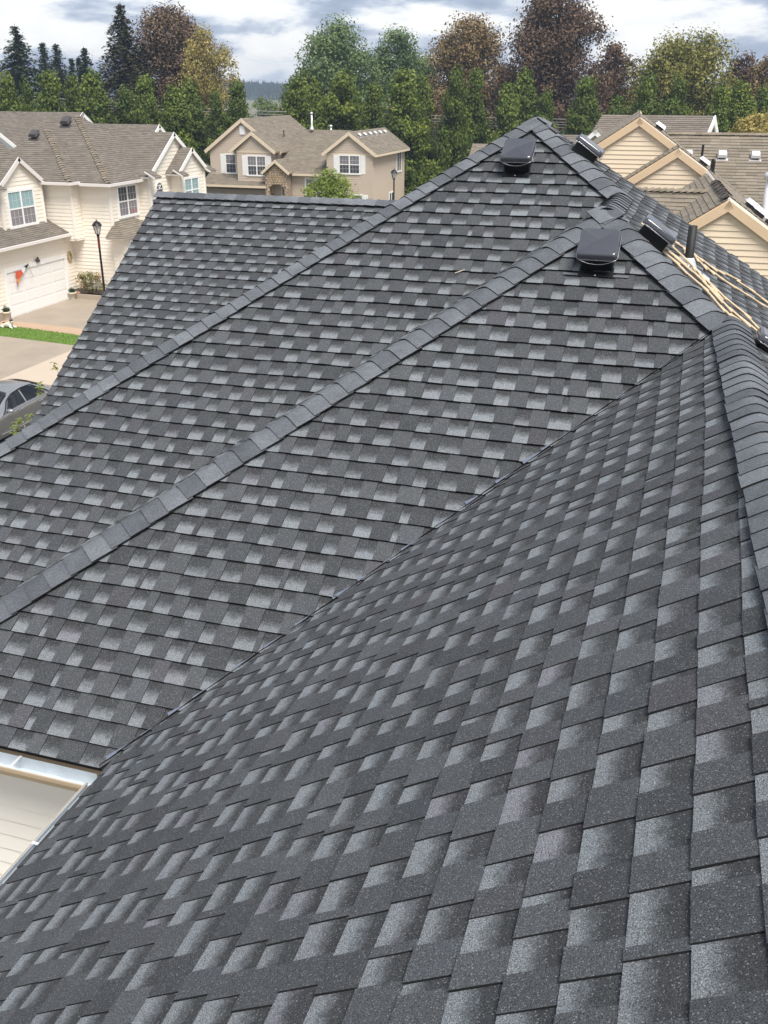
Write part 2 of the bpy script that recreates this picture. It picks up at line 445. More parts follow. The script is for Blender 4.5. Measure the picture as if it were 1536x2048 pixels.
def shingle_pieces(fr, conv, w_ref, laminated=True, seed=1, wave=0.006, e=EXPO, wid=None, thick=1.0, bow=0.0):
    """yield (polygon, height function, tint, uv function) for each shingle tab of a roof plane"""
    rnd = random.Random(seed)
    smin = min(p[0] for p in conv); smax = max(p[0] for p in conv)
    wmin = min(p[1] for p in conv); wmax = max(p[1] for p in conv)
    k0 = math.floor((wmin - w_ref) / e) - 1; k1 = math.ceil((wmax - w_ref) / e) + 1
    ph = rnd.random() * 6
    for k in range(k0, k1):
        wb0 = w_ref + k * e
        p1, p2 = rnd.random() * 6, rnd.random() * 6
        off = rnd.uniform(-0.003, 0.003)
        def wl(a, wb0=wb0, p1=p1, p2=p2, off=off):
            return wb0 + off + wave * (0.55 * math.sin(a * 1.15 + ph) + 0.3 * math.sin(a * 2.9 + p1) + 0.2 * math.sin(a * 7.1 + p2)) + bow * a * a
        a = smin - rnd.random() * 0.3
        kind = rnd.random() < 0.5
        nxt = a + rnd.uniform(0.3, 1.0)
        while a < smax:
            if laminated:
                wdt = rnd.choice((0.09, 0.10, 0.11, 0.12, 0.13, 0.15)) if kind else rnd.choice((0.09, 0.10, 0.11, 0.12, 0.135, 0.15))
            else:
                wdt = wid or 0.305
            b_ = a + wdt
            tint = ((1.0 if kind else 0.0) if laminated else rnd.choice((0, 0, 0.5)), rnd.random(), rnd.random())
            if laminated and b_ > nxt:      # butt joint between two shingles
                b_ = max(nxt, a + 0.035); nxt = b_ + rnd.uniform(0.9, 1.0)
            g = 0.0006 if laminated else 0.0015
            quad = [(a + g, wl(a)), (b_ - g, wl(b_)), (b_ - g, wl(b_) + e + 0.02), (a + g, wl(a) + e + 0.02)]
            cp = clip(quad, conv)
            if len(cp) > 2 and area2(cp) > 2e-5:
                raised = laminated and not kind
                hb = ((0.0125 if raised else 0.0075) if thick < 1.2 else (0.0215 if raised else 0.0185)) if laminated else 0.008 * thick
                ht = (0.0050 if raised else 0.0005) if laminated else 0.0
                hb += rnd.uniform(-0.0012, 0.0018)
                wa = wl(a)
                def hf(x, y, hb=hb, ht=ht, wl=wl): 
                    q = min(max((y - wl(x)) / (e + 0.02), 0), 1); return hb * (1 - q) + ht * q + 0.004 * math.sin(x * 1.7 + ph) * math.sin(y * 1.3)+0.004
                def uf(x, y, wl=wl): return (x, (y - wl(x)) / e)
                yield cp, hf, tint, uf
            a = b_
            if laminated: kind = not kind
        if not laminated: pass
def deck(name, pts, m, parent, th=0.12, off=-0.006, side=None):
    pts = [Vector(p) for p in pts]
    n = (pts[1] - pts[0]).cross(pts[2] - pts[0]).normalized()
    if n.z < 0: pts = pts[::-1]; n = -n
    mb = MB()
    top = [p + n * off for p in pts]; bot = [p + n * (off - th) for p in pts]
    mb.poly(top, 0); mb.poly(bot[::-1], 1)
    for i in range(len(pts)):
        j = (i + 1) % len(pts); mb.poly([top[i], bot[i], bot[j], top[j]], 1)
    return mb.build(name, [m, side or m], parent)
CAPM = {}
def cap_mesh(delta, material, edge, hw=0.145, ln=0.185, r=0.05, h0=0.017, h1=0.006):
    key = (round(delta, 3), material, hw, ln, h0)
    if key in CAPM: return CAPM[key]
    mb = MB(); n = 10; rows = []
    cs, sn = math.cos(delta), math.sin(delta)
    xs = [-hw + 2 * hw * j / n for j in range(n + 1)]
    for y, h in ((0, h0), (ln * 0.5, (h0 + h1) / 2), (ln, h1)):
        rows.append([Vector((cs * x, y, -sn * (math.sqrt(x * x + r * r) - r) + h)) for x in xs])
    mb.grid(rows, 0)
    th = 0.006
    low = [[p - Vector((0, 0, th)) for p in r_] for r_ in rows]
    mb.grid([low[0], rows[0]], 1, False); mb.grid([rows[2], low[2]], 1, False)
    mb.grid([[r_[0] for r_ in rows], [r_[0] for r_ in low]], 1, False)
    mb.grid([[r_[-1] for r_ in low], [r_[-1] for r_ in rows]], 1, False)
    CAPM[key] = mb.mesh('ridge_cap', [material, edge])
    return CAPM[key]
def caps(p_low, p_high, n1, n2, parent, material='grey_cap', edge='shingle_edge', step=0.146, jit=0.004, seed=3, start=0.0, lift=0.019, **kw):
    rnd = random.Random(seed)
    p0, p1 = Vector(p_low), Vector(p_high)
    d = p1 - p0; L = d.length; Y = d / L
    n1 = Vector(n1).normalized(); n2 = Vector(n2).normalized()
    Nn = (n1 + n2); Nn = (Nn - Y * Nn.dot(Y)).normalized()
    X = Y.cross(Nn).normalized()
    delta = math.acos(max(-1, min(1, n1.dot(n2)))) / 2
    me = cap_mesh(delta, material, edge, **kw)
    y = start; k = 0
    while y < L - 0.11:
        o = bpy.data.objects.new('ridge_cap', me)
        rot = Matrix((X, Y, Nn)).transposed().to_4x4()
        tw = Matrix.Rotation(rnd.uniform(-0.018, 0.018), 4, 'Z')
        o.matrix_basis = Matrix.Translation(p0 + Y * (y + rnd.uniform(-jit, jit)) + X * rnd.uniform(-jit, jit) + Nn * (lift + rnd.uniform(0, 0.002))) @ rot @ tw
        link(o, parent)
        y += step; k += 1

# ------------------------------------------------------------------ ground
T = 0.6667
NF = Vector((T, 0, 1)).normalized(); NA = Vector((-T, 0, 1)).normalized(); NBk = Vector((0, -T, 1)).normalized()
def W(u, v, z): return Vector((u, v, z + Z0))
def sheet(name, pts, m, z, kind='structure'):
    mb = MB(); mb.poly([(x, y, z) for x, y in pts], 0)
    return tag(mb.build(name, m), kind=kind)
sheet('ground', [(-1300, -150), (1000, -150), (1000, 1110), (-1300, 1110)], 'ground_earth', 0.0)
sheet('street', [(-24.0, -60), (-14.5, -60), (-14.5, 47), (-24.0, 47)], 'asphalt', 0.004)

# ------------------------------------------------------------------ our house and its roof
house = empty('grey_roofed_house', (-2.0, 6.0, 0), 'house with new charcoal shingle roof that fills the foreground', 'house')
zB = lambda v: T * v - 5.93
zD = lambda v: T * v - 6.74
zE = lambda v: T * v - 9.14
zA = lambda u: T * u - 1.645
zF = lambda u: -1.28 - T * u
zC = lambda u: T * u - 0.4497
zG = lambda u: T * (u + 11.24) - 6.74
P1 = W(-0.6225, 7.5975, -0.865); Q1 = W(-0.6225, 8.8125, -0.865); P2 = W(-1.535, 9.68, -0.287)
RR = W(0.274, 6.70, -1.4625)
RA = W(0.33, 6.66, zA(0.33)); RN = W(0.60, -1.5, zA(0.60))
uA = -2.72
planes = {}
N1 = (RN - RA).cross(Vector((1, 0, -T))).normalized()
if N1.z < 0: N1 = -N1
SLOPES = [
    # name, label, frame normal, course direction, polygon, reference point on a butt line, seed, wave
    ('A', NA, (0, -1, 0), [W(uA, 3.65, zA(uA)), W(0.274, 6.645, zA(0.274)), RA, RN, W(uA, -1.5, zA(uA))], W(0.066, 0, zA(0.066)), 11, 0.010),
    ('B', NBk, (1, 0, 0), [P1, RR, W(-2.79, 3.625, zB(3.625)), W(-4.595, 3.625, zB(3.625))], W(0, 0, -1.4623 - 0) + Vector((0, (5.93 - 1.4623) / T, 0)), 12, 0.007),
    ('D', NBk, (1, 0, 0), [P2, Q1, W(-4.62, 4.815, zD(4.815)), W(-6.425, 4.815, zD(4.815))], W(0, (6.74 - 1.3523) / T, -1.3523), 13, 0.012),
    ('E', NBk, (1, 0, 0), [W(-6.80, 11.75, zE(11.75)), W(-3.10, 11.75, zE(11.75)), W(-6.425, 8.415, zE(8.415)), W(-6.80, 8.415, zE(8.415))], W(0, (9.14 - 1.8156) / T, -1.8156), 14, 0.006),
    ('C', NA, (0, -1, 0), [P1, Q1, W(-4.62, 4.815, zC(-4.62)), W(-4.62, 3.6, zC(-4.62))], W(-1, 0, zC(-1)), 15, 0.006),
    ('G', NA, (0, -1, 0), [P2, W(-3.14, 11.33, zG(-3.14)), W(-3.14, 11.75, zG(-3.14)), W(-6.475, 8.415, zG(-6.475)), W(-6.425, 4.815, zG(-6.425))], W(-1, 0, zG(-1)), 16, 0.006),
    ('F2', NF, (0, 1, 0), [RR, P1, Q1, W(3.2, 8.8125, zF(3.2)), W(3.2, 6.70, zF(3.2))], W(0, 0, zF(0)), 17, 0.006),
    ('F3', NF, (0, 1, 0), [Q1, P2, W(3.2, 11.70, zF(3.2)), W(3.2, 8.8125, zF(3.2))], W(0, 0, zF(0)), 18, 0.006),
    ('F1', N1, tuple((RA - RN).normalized()), [RA, RN, RN + Vector((2.9, 0, -2.9 * T)), RA + Vector((2.9, 0, -2.9 * T))], RA, 19, 0.006),
]
LAB = {'A': 'near slope falling away to the gutter under the camera', 'B': 'middle slope between the hip and the open valley', 'D': 'slope below the highest peak', 'E': 'lowest gable slope with the straight rake'}
cand = []; fields = {}
for nm, N, S, pts, ref, seed, wave in SLOPES:
    fr = Frame(pts[0], S, N); conv = fr.poly(pts)
    dk = deck('roof_slope', pts, 'underlay', house, 0.10, -0.004)
    if nm in LAB: dk['label'] = LAB[nm]
    mb = MB(); fields[nm] = (mb, dk)
    for cp, hf, tint, uf in shingle_pieces(fr, conv, fr.to(ref)[1], True, seed, wave, thick=1.05 if nm == 'A' else 1.9):
        cx = sum(p[0] for p in cp) / len(cp); cy = sum(p[1] for p in cp) / len(cp)
        px = to_px(fr.pt(cx, cy))
        score = 0
        if px and -30 < px[0] < 1566 and -30 < px[1] < 2078 and nm in 'AB':
            d = (fr.pt(cx, cy) - CAMP); score = area2(cp) * abs(d.normalized().dot(fr.N)) / d.length_squared
        cand.append((score, nm, fr, cp, hf, tint, uf))
cand.sort(key=lambda c: -c[0])
for i, (score, nm, fr, cp, hf, tint, uf) in enumerate(cand):
    mb, dk = fields[nm]
    if i < 300 and score > 0:
        m1 = MB(); emit(m1, fr, cp, hf, 0, 1, tint, uf)
        m1.build('shingle', ['grey_shingle', 'shingle_edge'], dk, attrs=True)
    else:
        emit(mb, fr, cp, hf, 0, 1, tint, uf)
for nm, (mb, dk) in fields.items():
    o = mb.build('shingle_field', ['grey_shingle', 'shingle_edge'], dk, attrs=True)
    o['kind'] = 'stuff'
# back slope behind the highest peak (plain deck, faces away)
deck('back_slope', [P2, W(3.2, 11.70, zF(3.2)), W(3.2, 14.5, zF(3.2) - 1.6), W(-3.14, 14.5, zG(-3.14) - 1.6), W(-3.14, 11.33, zG(-3.14))], 'underlay', house)
deck('back_slope', [W(-6.8, 11.76, zE(11.75)), W(-3.1, 11.76, zE(11.75)), W(-3.1, 14.9, zE(11.75) - 2.1), W(-6.8, 14.9, zE(11.75) - 2.1)], 'underlay', house)
# ridge and hip caps
lowh = lambda P, n: P + Vector((-n, -n, -n * T))
caps(lowh(P1, 4.0), P1, NBk, NA, house, seed=31)
caps(lowh(P2, 4.9), P2, NBk, NA, house, seed=32)
caps(RR + Vector((0.02, -0.02, 0)), P1, NBk, NF, house, seed=33)
caps(Q1 + Vector((0, 0, 0)), P2 + Vector((0.06, -0.06, -0.04)), NBk, NF, house, seed=34)
caps(P1 + Vector((0, -0.02, 0.012)), Q1 + Vector((0, 0.1, 0.012)), NF, NA, house, seed=35)
caps(RN, RA + Vector((0, 0.12, 0)), NA, N1, house, seed=36, hw=0.15, h0=0.013, h1=0.005, lift=0.010)
caps(W(-6.82, 11.75, zE(11.75)), W(-3.2, 11.75, zE(11.75)), NBk, Vector((0, T, 1)), house, seed=37)
def peak_cap(P, dx):
    o = bpy.data.objects.new('ridge_cap', cap_mesh(0.50, 'grey_cap', 'shingle_edge', hw=0.16, ln=0.26))
    o.matrix_basis = Matrix.Translation(P + Vector((dx, -0.135, -0.075))) @ Matrix.Rotation(math.radians(15), 4, 'X')
    link(o, house)
peak_cap(P1 + Vector((0, 0.02, 0.03)), 0.0); peak_cap(P2 + Vector((0, 0.05, 0.035)), 0.0)
# chalk line left along the cut edge of the closed valley
vb = MB(); rv = random.Random(6)
v0, v1 = W(-2.80, 3.635, zB(3.635)), W(0.25, 6.685, zB(6.685))
lift = NBk * 0.0285; sB = Vector((-0.7, 0.7, 0.7 * T)); L_ = (v1 - v0).length; y_ = 0.05
while y_ < L_ - 0.3:
    ln_ = rv.uniform(0.05, 0.17); w_ = rv.uniform(0.006, 0.024) * (1.0 if y_ < L_ * 0.7 else 0.5)
    a, c = v0 + (v1 - v0) * (y_ / L_), v0 + (v1 - v0) * ((y_ + ln_) / L_)
    vb.poly([a + lift, c + lift, c + lift + sB * w_ * 0.15, a + lift + sB * w_])
    y_ += ln_ + rv.uniform(0.0, 0.16)
ve = MB(); sw_ = Vector((-0.7071, 0.7071, 0))
for i in range(40):
    a, c = v0.lerp(v1, i / 40), v0.lerp(v1, (i + 1) / 40)
    h0_ = 0.027 + 0.003 * math.sin(i * 1.7)
    q0 = [a, c, c + NBk * h0_, a + NBk * h0_]; q1 = [p + sw_ * 0.004 for p in q0]
    ve.poly(q0); ve.poly(q1[::-1]); ve.poly([q0[3], q0[2], q1[2], q1[3]])
ve.build('valley_cut_edge', 'shingle_edge', house)
ck = vb.build('chalk_line', 'blue_chalk', house); ck['kind'] = 'stuff'
vm_ = MB(); vm_.poly([v0 + Vector((0, 0, -0.002)), v1 + Vector((0, 0, -0.002)), v1 + Vector((0.06, -0.06, 0.004)), v0 + Vector((0.06, -0.06, 0.004))]); vm_.build('valley_flashing', 'underlay', house)

# small pale twig lying on the slope below the highest peak
tw_ = MB(); tw_.tube([W(-1.85, 7.925, zD(7.925) + 0.030), W(-1.815, 7.94, zD(7.94) + 0.032), W(-1.775, 7.965, zD(7.965) + 0.030)], [0.004, 0.005, 0.003], 6)
tag(tw_.build('twig', 'stick_wood'), 'small pale twig lying on the slope below the highest peak', 'twig')
# gutters (K-profile troughs), fascia, wall with siding below the middle slope
def gutter(p0, p1, out, name='gutter'):
    p0, p1, out = Vector(p0), Vector(p1), Vector(out)
    mb = MB(); up = Vector((0, 0, 1))
    prof = [(0.0, 0.0), (0.0, -0.085), (0.075, -0.085), (0.088, -0.055), (0.104, -0.03), (0.108, 0.0), (0.098, 0.004), (0.098, -0.006)]
    rows = [[p + out * a + up * h for a, h in prof] for p in (p0, p0.lerp(p1, 0.5), p1)]
    mb.grid(rows, 0, False)
    prof2 = [(0.1085, 0.003), (0.1105, 0.004), (0.1115, -0.004), (0.107, -0.032), (0.091, -0.058), (0.078, -0.0885), (0.0, -0.0885)]
    rows = [[p + out * a + up * h for a, h in prof2] for p in (p0, p1)]
    mb.grid(rows, 1, False)
    g = mb.build(name, ['galvanized', 'gutter_tan'], house)
    L = (p1 - p0).length; n = max(1, int(L / 0.75))
    ax = (p1 - p0).normalized()
    for i in range(n):
        h = MB(); c = p0 + ax * (L * (i + 0.42) / n) + out * 0.055 + up * 0.004
        h.box(c, 0.11, 0.016, 0.004, (out, ax, up))
        h.build('gutter_hanger', 'silver_metal', g)
    return g
gz = -3.545
gutter(W(-8.0, 3.615, gz), W(uA - 0.10, 3.615, gz), (0, -1, 0))
gutter(W(uA + 0.012, -1.5, gz + 0.02), W(uA + 0.012, 3.515, gz + 0.02), (-1, 0, 0))
db = MB()
for i in range(16):
    x, y = uA - 0.02 - 0.07 * random.random(), 3.50 + 0.10 * random.random()
    db.box(W(x, y, gz - 0.035 + 0.02 * random.random()), 0.03, 0.008, 0.012, None, 0)
tag(db.build('leaf_debris', 'rust_debris'), 'rust-brown leaf debris lying in the inner corner of the gutter', 'debris')
fb = MB(); fb.box(W(-5.4, 3.66, gz - 0.09), 5.4, 0.03, 0.17); fb.box(W(uA + 0.045, 1.05, gz - 0.07), 0.03, 5.1, 0.17)
fb.build('fascia', 'fascia_shade_brown', house)
sb = MB(); sb.box(W(-5.4, 3.78, gz - 0.185), 5.4, 0.24, 0.015); sb.box(W(uA + 0.2, 1.05, gz - 0.165), 0.28, 5.1, 0.015)
sb.build('soffit', 'soffit', house)
wall_b = MB(); wall_b.box(W(-5.0, 7.6, -6.9), 4.6, 7.4, 6.2); wl_o = wall_b.build('wall', 'own_siding', house)
wb2 = MB(); wb2.box(W(0.3, 5.0, -6.9), 5.4, 13.0, 6.2); wb2.build('wall', 'own_siding', house)
def lap_boards(fr, conv, parent, m, expo=0.115, single=False, b_name='siding_board', th=0.013, w0=None):
    smin = min(p[0] for p in conv) - 1; smax = max(p[0] for p in conv) + 1
    wmin = min(p[1] for p in conv) if w0 is None else w0; wmax = max(p[1] for p in conv)
    mb = MB(); k = 0
    while wmin + k * expo < wmax:
        a = wmin + k * expo
        cp = clip([(smin, a), (smax, a), (smax, a + expo + 0.012), (smin, a + expo + 0.012)], conv)
        if len(cp) > 2 and area2(cp) > 1e-4:
            m1 = MB() if single else mb
            emit(m1, fr, cp, lambda x, y, a=a: th * (1 - min(1, (y - a) / expo)) + 0.002, 0, 0, (0, 0.5, 0.5), lambda x, y: (x, y), base=0.0)
            if single: m1.build(b_name, m, parent)
        k += 1
    if not single: return mb.build('siding', m, parent)
fw = Frame(W(-7.3, 3.895, -10), (1, 0, 0), (0, -1, 0))
lap_boards(fw, fw.poly([W(-7.3, 3.895, -6.4), W(-2.6, 3.895, -6.4), W(-2.6, 3.895, -3.75), W(-7.3, 3.895, -3.75)]), wl_o, 'own_siding', 0.127, True)

# roof vents: hood, skirt, throat, flange, bail wire
def roof_vent(pos, N, down, label=None, tabs=False):
    """pos = centre of hood base height 0.10 above the slope"""
    N = Vector(N).normalized(); Dn = Vector(down); Dn = (Dn - N * Dn.dot(N)).normalized(); X = N.cross(Dn).normalized() * -1
    root = bpy.data.objects.new('roof_vent', None); root.empty_display_size = 0.1
    root.matrix_basis = Matrix((X, -Dn, N)).transposed().to_4x4()
    root.matrix_basis.translation = Vector(pos)
    link(root, house)
    if label: root['label'] = label
    def rr(hx, hy, r, z, n=5):
        pts = []
        for cx, cy, a0 in ((hx - r, hy - r, 0), (-hx + r, hy - r, 90), (-hx + r, -hy + r, 180), (hx - r, -hy + r, 270)):
            for i in range(n + 1):
                a = math.radians(a0 + 90 * i / n); pts.append(Vector((cx + r * math.cos(a), cy + r * math.sin(a), z)))
        return pts
    h = MB(); k = 0.068
    rows = [rr(.139, .139, .03, .075 + k), rr(.141, .141, .03, .080 + k), rr(.139, .139, .03, .112 + k), rr(.133, .133, .031, .122 + k), rr(.127, .127, .030, .1255 + k)]
    h.grid(rows, 0, True, True)
    ap = Vector((0, 0.0, .138 + k)); tr_ = rows[-1]
    q4 = 6
    for i in range(len(tr_)): h.poly([tr_[i], tr_[(i + 1) % len(tr_)], ap], 0)
    inner = [rr(.139, .139, .03, .075 + k), rr(.134, .134, .028, .075 + k), rr(.131, .131, .028, .112 + k)]
    h.grid([r[::-1] for r in inner], 0, True, True); h.poly(inner[-1][::-1], 0)
    h.build('hood', 'vent_plastic', root, world=False)
    t = MB(); rows = [rr(.114, .114, .02, -.01), rr(.114, .114, .02, .105 + k)]
    t.grid(rows, 0, True, True); t.poly(rows[-1], 0)
    t.build('throat', 'vent_throat', root, world=False)
    f = MB(); f.box((0, -0.125, 0.0205), 0.245, 0.10, 0.004); f.build('flange', 'vent_throat', root, world=False)
    for sx in (-1, 1):
        if tabs:
            q = MB(); q.box((sx * 0.178, -0.160, 0.0235), 0.105, 0.022, 0.003); q.build('flange_tab', 'flange_grey', root, world=False)
        w_ = MB(); w_.tube([(sx * .143, .10, .082 + k), (sx * .1455, .0, .079 + k), (sx * .144, -.10, .076 + k), (sx * .118, -.142, .072 + k)], .0022, 6); w_.build('bail_wire', 'vent_wire', root, world=False)
    w_ = MB(); w_.tube([(-.118, -.142, .072 + k), (-.09, -.147, .064 + k), (-.05, -.149, .050 + k), (0, -.150, .045 + k), (.05, -.149, .050 + k), (.09, -.147, .064 + k), (.118, -.142, .072 + k)], .0022, 6)
    w_.build('bail_wire', 'vent_wire', root, world=False)
    rim = MB(); lp = rr(.1425, .1425, .031, .0765 + k); rim.tube(lp + [lp[0]], .0018, 5, cap=False); rim.build('hood_rim', 'vent_wire', root, world=False)
    s = MB(); s.lathe((0, 0, 0), [(0.0001, -.002), (.007, -.002), (.007, .002), (.004, .004), (.0001, .004)], 10)
    o = s.build('screw', 'screw_metal', root, world=False); o.location = (0.005, -0.163, 0.0245)
    s2 = MB(); s2.lathe((0, 0, 0), [(0.0001, -.002), (.004, -.002), (.003, .002), (.0001, .002)], 8)
    o = s2.build('screw', 'screw_metal', root, world=False); o.rotation_euler = (math.radians(90), 0, 0); o.location = (0.0, -0.1415, 0.147)
    return root
roof_vent(W(-0.611, 7.167, zB(7.167)), NBk, (0, -1, -T), 'black roof vent with two grey flange tabs', True)
roof_vent(W(-1.57, 9.133, zD(9.133)), NBk, (0, -1, -T), 'black roof vent near the highest peak')
roof_vent(W(-0.315, 7.66, zF(-0.315) - 0.035), NF, (1, 0, -T), 'black roof vent at the upper end of the rope')
roof_vent(W(-1.06, 9.38, zF(-1.06) - 0.045), NF, (1, 0, -T), 'black roof vent seen edge on behind the highest hip')
roof_vent(W(0.53, 6.52, zF(0.53) - 0.02), NF, (1, 0, -T), 'black roof vent cut by the picture edge')
# plumbing vent pipe with metal boot
pb = W(0.012, 7.99, zF(0.012))
pm = MB(); pm.lathe(pb, [(.034, -.05), (.034, .315), (.028, .315), (.028, .20)], 16); pm.build('vent_pipe', 'pipe_black', house)
bt = MB()
bt.lathe(pb, [(.075, -.02), (.048, .055), (.0375, .075), (.0365, .075)], 16)
fX = Vector((1, 0, -T)).normalized(); fY = Vector((0, 1, 0))
bt.box(pb + fX * 0.05 + NF * 0.019, 0.30, 0.20, 0.004, (fX, fY, NF))
bt.build('pipe_boot', 'lead_flashing', house)

# ------------------------------------------------------------------ rope lying on the far right slope
ROPE = {'a': [(-0.396, 8.065, -1.001), (-0.346, 7.954, -1.034), (-0.295, 7.931, -1.069), (-0.249, 7.879, -1.099), (-0.228, 7.757, -1.113)],
'l1': [(-0.328, 7.678, -1.046), (-0.313, 7.595, -1.056), (-0.281, 7.576, -1.078), (-0.196, 7.647, -1.134), (-0.124, 7.567, -1.182), (-0.068, 7.504, -1.22), (-0.013, 7.475, -1.256), (0.068, 7.45, -1.311), (0.122, 7.455, -1.346), (0.183, 7.288, -1.387), (0.254, 7.176, -1.434), (0.331, 7.121, -1.486), (0.424, 7.208, -1.547)],
'l2': [(-0.328, 7.678, -1.046), (-0.288, 7.941, -1.073), (-0.247, 8.111, -1.101), (-0.197, 8.147, -1.133), (-0.15, 8.053, -1.165), (-0.083, 7.973, -1.21), (-0.025, 7.942, -1.249), (0.034, 7.835, -1.288), (0.091, 7.768, -1.326), (0.147, 7.738, -1.363), (0.217, 7.62, -1.409), (0.284, 7.541, -1.454), (0.388, 7.63, -1.524), (0.44, 7.531, -1.558), (0.516, 7.404, -1.609)],
'l3': [(-0.292, 7.893, -1.07), (-0.252, 7.677, -1.097), (-0.167, 7.786, -1.153), (-0.114, 7.866, -1.189), (-0.047, 7.717, -1.234), (0.01, 7.651, -1.272), (0.079, 7.641, -1.318), (0.148, 7.631, -1.364), (0.203, 7.498, -1.4), (0.256, 7.369, -1.435), (0.335, 7.344, -1.488), (0.4, 7.302, -1.532), (0.499, 7.304, -1.598)],
'l4': [(-0.216, 7.636, -1.121), (-0.172, 7.722, -1.151), (-0.112, 7.621, -1.19), (-0.058, 7.627, -1.226), (-0.002, 7.597, -1.264), (0.053, 7.568, -1.3), (0.108, 7.539, -1.337), (0.169, 7.435, -1.378), (0.235, 7.326, -1.422), (0.313, 7.237, -1.474), (0.424, 7.208, -1.547)],
'p': [(-0.169, 8.344, -1.152), (-0.119, 8.402, -1.186), (-0.057, 8.49, -1.227), (-0.042, 8.3, -1.237), (-0.009, 8.054, -1.259), (0.041, 7.864, -1.292), (0.106, 7.751, -1.335), (0.175, 7.705, -1.382), (0.23, 7.535, -1.418)],
's1': [(0.032, 8.587, -1.286), (0.097, 8.546, -1.33), (0.189, 8.6, -1.391), (0.259, 8.723, -1.438), (0.339, 8.856, -1.491), (0.428, 8.972, -1.551), (0.542, 9.01, -1.626), (0.653, 9.0, -1.701), (0.75, 9.012, -1.765), (0.865, 9.05, -1.842)],
's2': [(0.032, 8.587, -1.286), (0.069, 8.414, -1.311), (0.129, 8.421, -1.351), (0.189, 8.344, -1.391), (0.264, 8.415, -1.441), (0.341, 8.531, -1.493), (0.4, 8.452, -1.532), (0.494, 8.549, -1.594), (0.606, 8.672, -1.669), (0.718, 8.784, -1.744), (0.855, 8.907, -1.835)]}
def catmull(pts, n):
    pts = [Vector(p) for p in pts]; out = []
    q = [pts[0] * 2 - pts[1]] + pts + [pts[-1] * 2 - pts[-2]]
    for i in range(1, len(q) - 2):
        for k in range(n):
            t = k / n
            out.append(0.5 * ((2 * q[i]) + (q[i + 1] - q[i - 1]) * t + (2 * q[i - 1] - 5 * q[i] + 4 * q[i + 1] - q[i + 2]) * t * t + (3 * q[i] - 3 * q[i - 1] + q[i + 1] - (q[i + 2])) * t ** 3))
    out.append(pts[-1]); return out
def resample(pts, step):
    out = [pts[0]]; acc = 0.0
    for a, c in zip(pts, pts[1:]):
        L = (c - a).length
        while acc + L >= step:
            t = (step - acc) / L; a = a + (c - a) * t; out.append(a); L = (c - a).length; acc = 0
        acc += L
    return out
rope_m = MB()
for si, (nm, pts) in enumerate(ROPE.items()):
    lift = {'a': 0.026, 'l1': 0.020, 'l2': 0.032, 'l3': 0.024, 'l4': 0.036, 'p': 0.028, 's1': 0.020, 's2': 0.020}[nm]
    pts = [Vector(p) for p in pts]
    for _ in range(2):
        pts = [pts[0]] + [Vector((pts[i].x, 0.25 * pts[i - 1].y + 0.5 * pts[i].y + 0.25 * pts[i + 1].y, pts[i].z)) for i in range(1, len(pts) - 1)] + [pts[-1]]
    path = resample(catmull([W(*p) + NF * lift for p in pts], 10), 0.006)
    path = [p + Vector((0, 0.016 * math.sin(i * 0.045 + si * 2.1), 0)) * min(1.0, i / 20) for i, p in enumerate(path)]
    rows = []
    for i, p in enumerate(path):
        d = (path[min(i + 1, len(path) - 1)] - path[max(i - 1, 0)]).normalized()
        a = d.cross(Vector((0, 0, 1))).normalized(); c = a.cross(d)
        row = []
        for j in range(12):
            th = 2 * math.pi * j / 12
            r = 0.0088 * (0.82 + 0.22 * abs(math.cos(1.5 * (th + i * 0.006 * 120 / 1.0))))
            row.append(p + (a * math.cos(th) + c * math.sin(th)) * r)
        rows.append(row)
    rope_m.grid(rows, 0, True, True); rope_m.poly(rows[0]); rope_m.poly(rows[-1][::-1])
tag(rope_m.build('rope', 'rope_fibre'), 'tan braided rope coiled along the roof hip beside the black pipe', 'rope')

# ------------------------------------------------------------------ neighbouring houses: helpers
UP = Vector((0, 0, 1))
def n_wall(parent, pts, N, m, expo=0.18, single=False):
    """convex wall polygon with lap siding on a thin backing"""
    N = Vector(N); S = UP.cross(N).normalized()
    mb = MB(); P = [Vector(p) for p in pts]
    fr = Frame(P[0], S, N); conv = fr.poly(P)
    back = [fr.pt(a, b_, -0.002) for a, b_ in conv]; rear = [fr.pt(a, b_, -0.14) for a, b_ in conv]
    mb.poly(back); mb.poly(rear[::-1])
    for i in range(len(back)):
        j = (i + 1) % len(back); mb.poly([back[i], rear[i], rear[j], back[j]])
    w = mb.build('wall', m, parent)
    lap_boards(fr, conv, w, m, expo, single, th=min(0.019, expo * 0.15) if m != 'tan_siding' else 0.019)
    return w
def n_roof(parent, pts, m='tan_shingle', seed=1, th=0.10, single=0, wid=0.305, edge='tan_shingle_edge', side=None):
    P = [Vector(p) for p in pts]
    n = (P[1] - P[0]).cross(P[2] - P[0]).normalized()
    if n.z < 0: n = -n
    S = UP.cross(n).normalized()
    fr = Frame(P[0], S, n); conv = fr.poly(P)
    d = deck('roof_slope', P, 'tan_shingle_edge', parent, th, -0.004, side or 'cream_trim')
    mb = MB()
    for cp, hf, tint, uf in shingle_pieces(fr, conv, 0.0, False, seed, 0.004, EXPO, wid, 2.0):
        emit(mb, fr, cp, hf, 0, 1, tint, uf)
    o = mb.build('shingle_field', [m, edge], d, attrs=True); o['kind'] = 'stuff'
    return d
def board(parent, a, c, h, t, N, m, name='trim_board', up=None):
    """a straight board from a to c, h deep (downwards), t thick along N"""
    a, c = Vector(a), Vector(c); X = (c - a).normalized(); N = Vector(N).normalized(); D = X.cross(N).normalized()
    if D.z > 0: D = -D
    mb = MB(); mb.box((a + c) / 2 + D * h / 2 + N * t / 2, (c - a).length, t, h, (X, N, D)); return mb.build(name, m, parent)
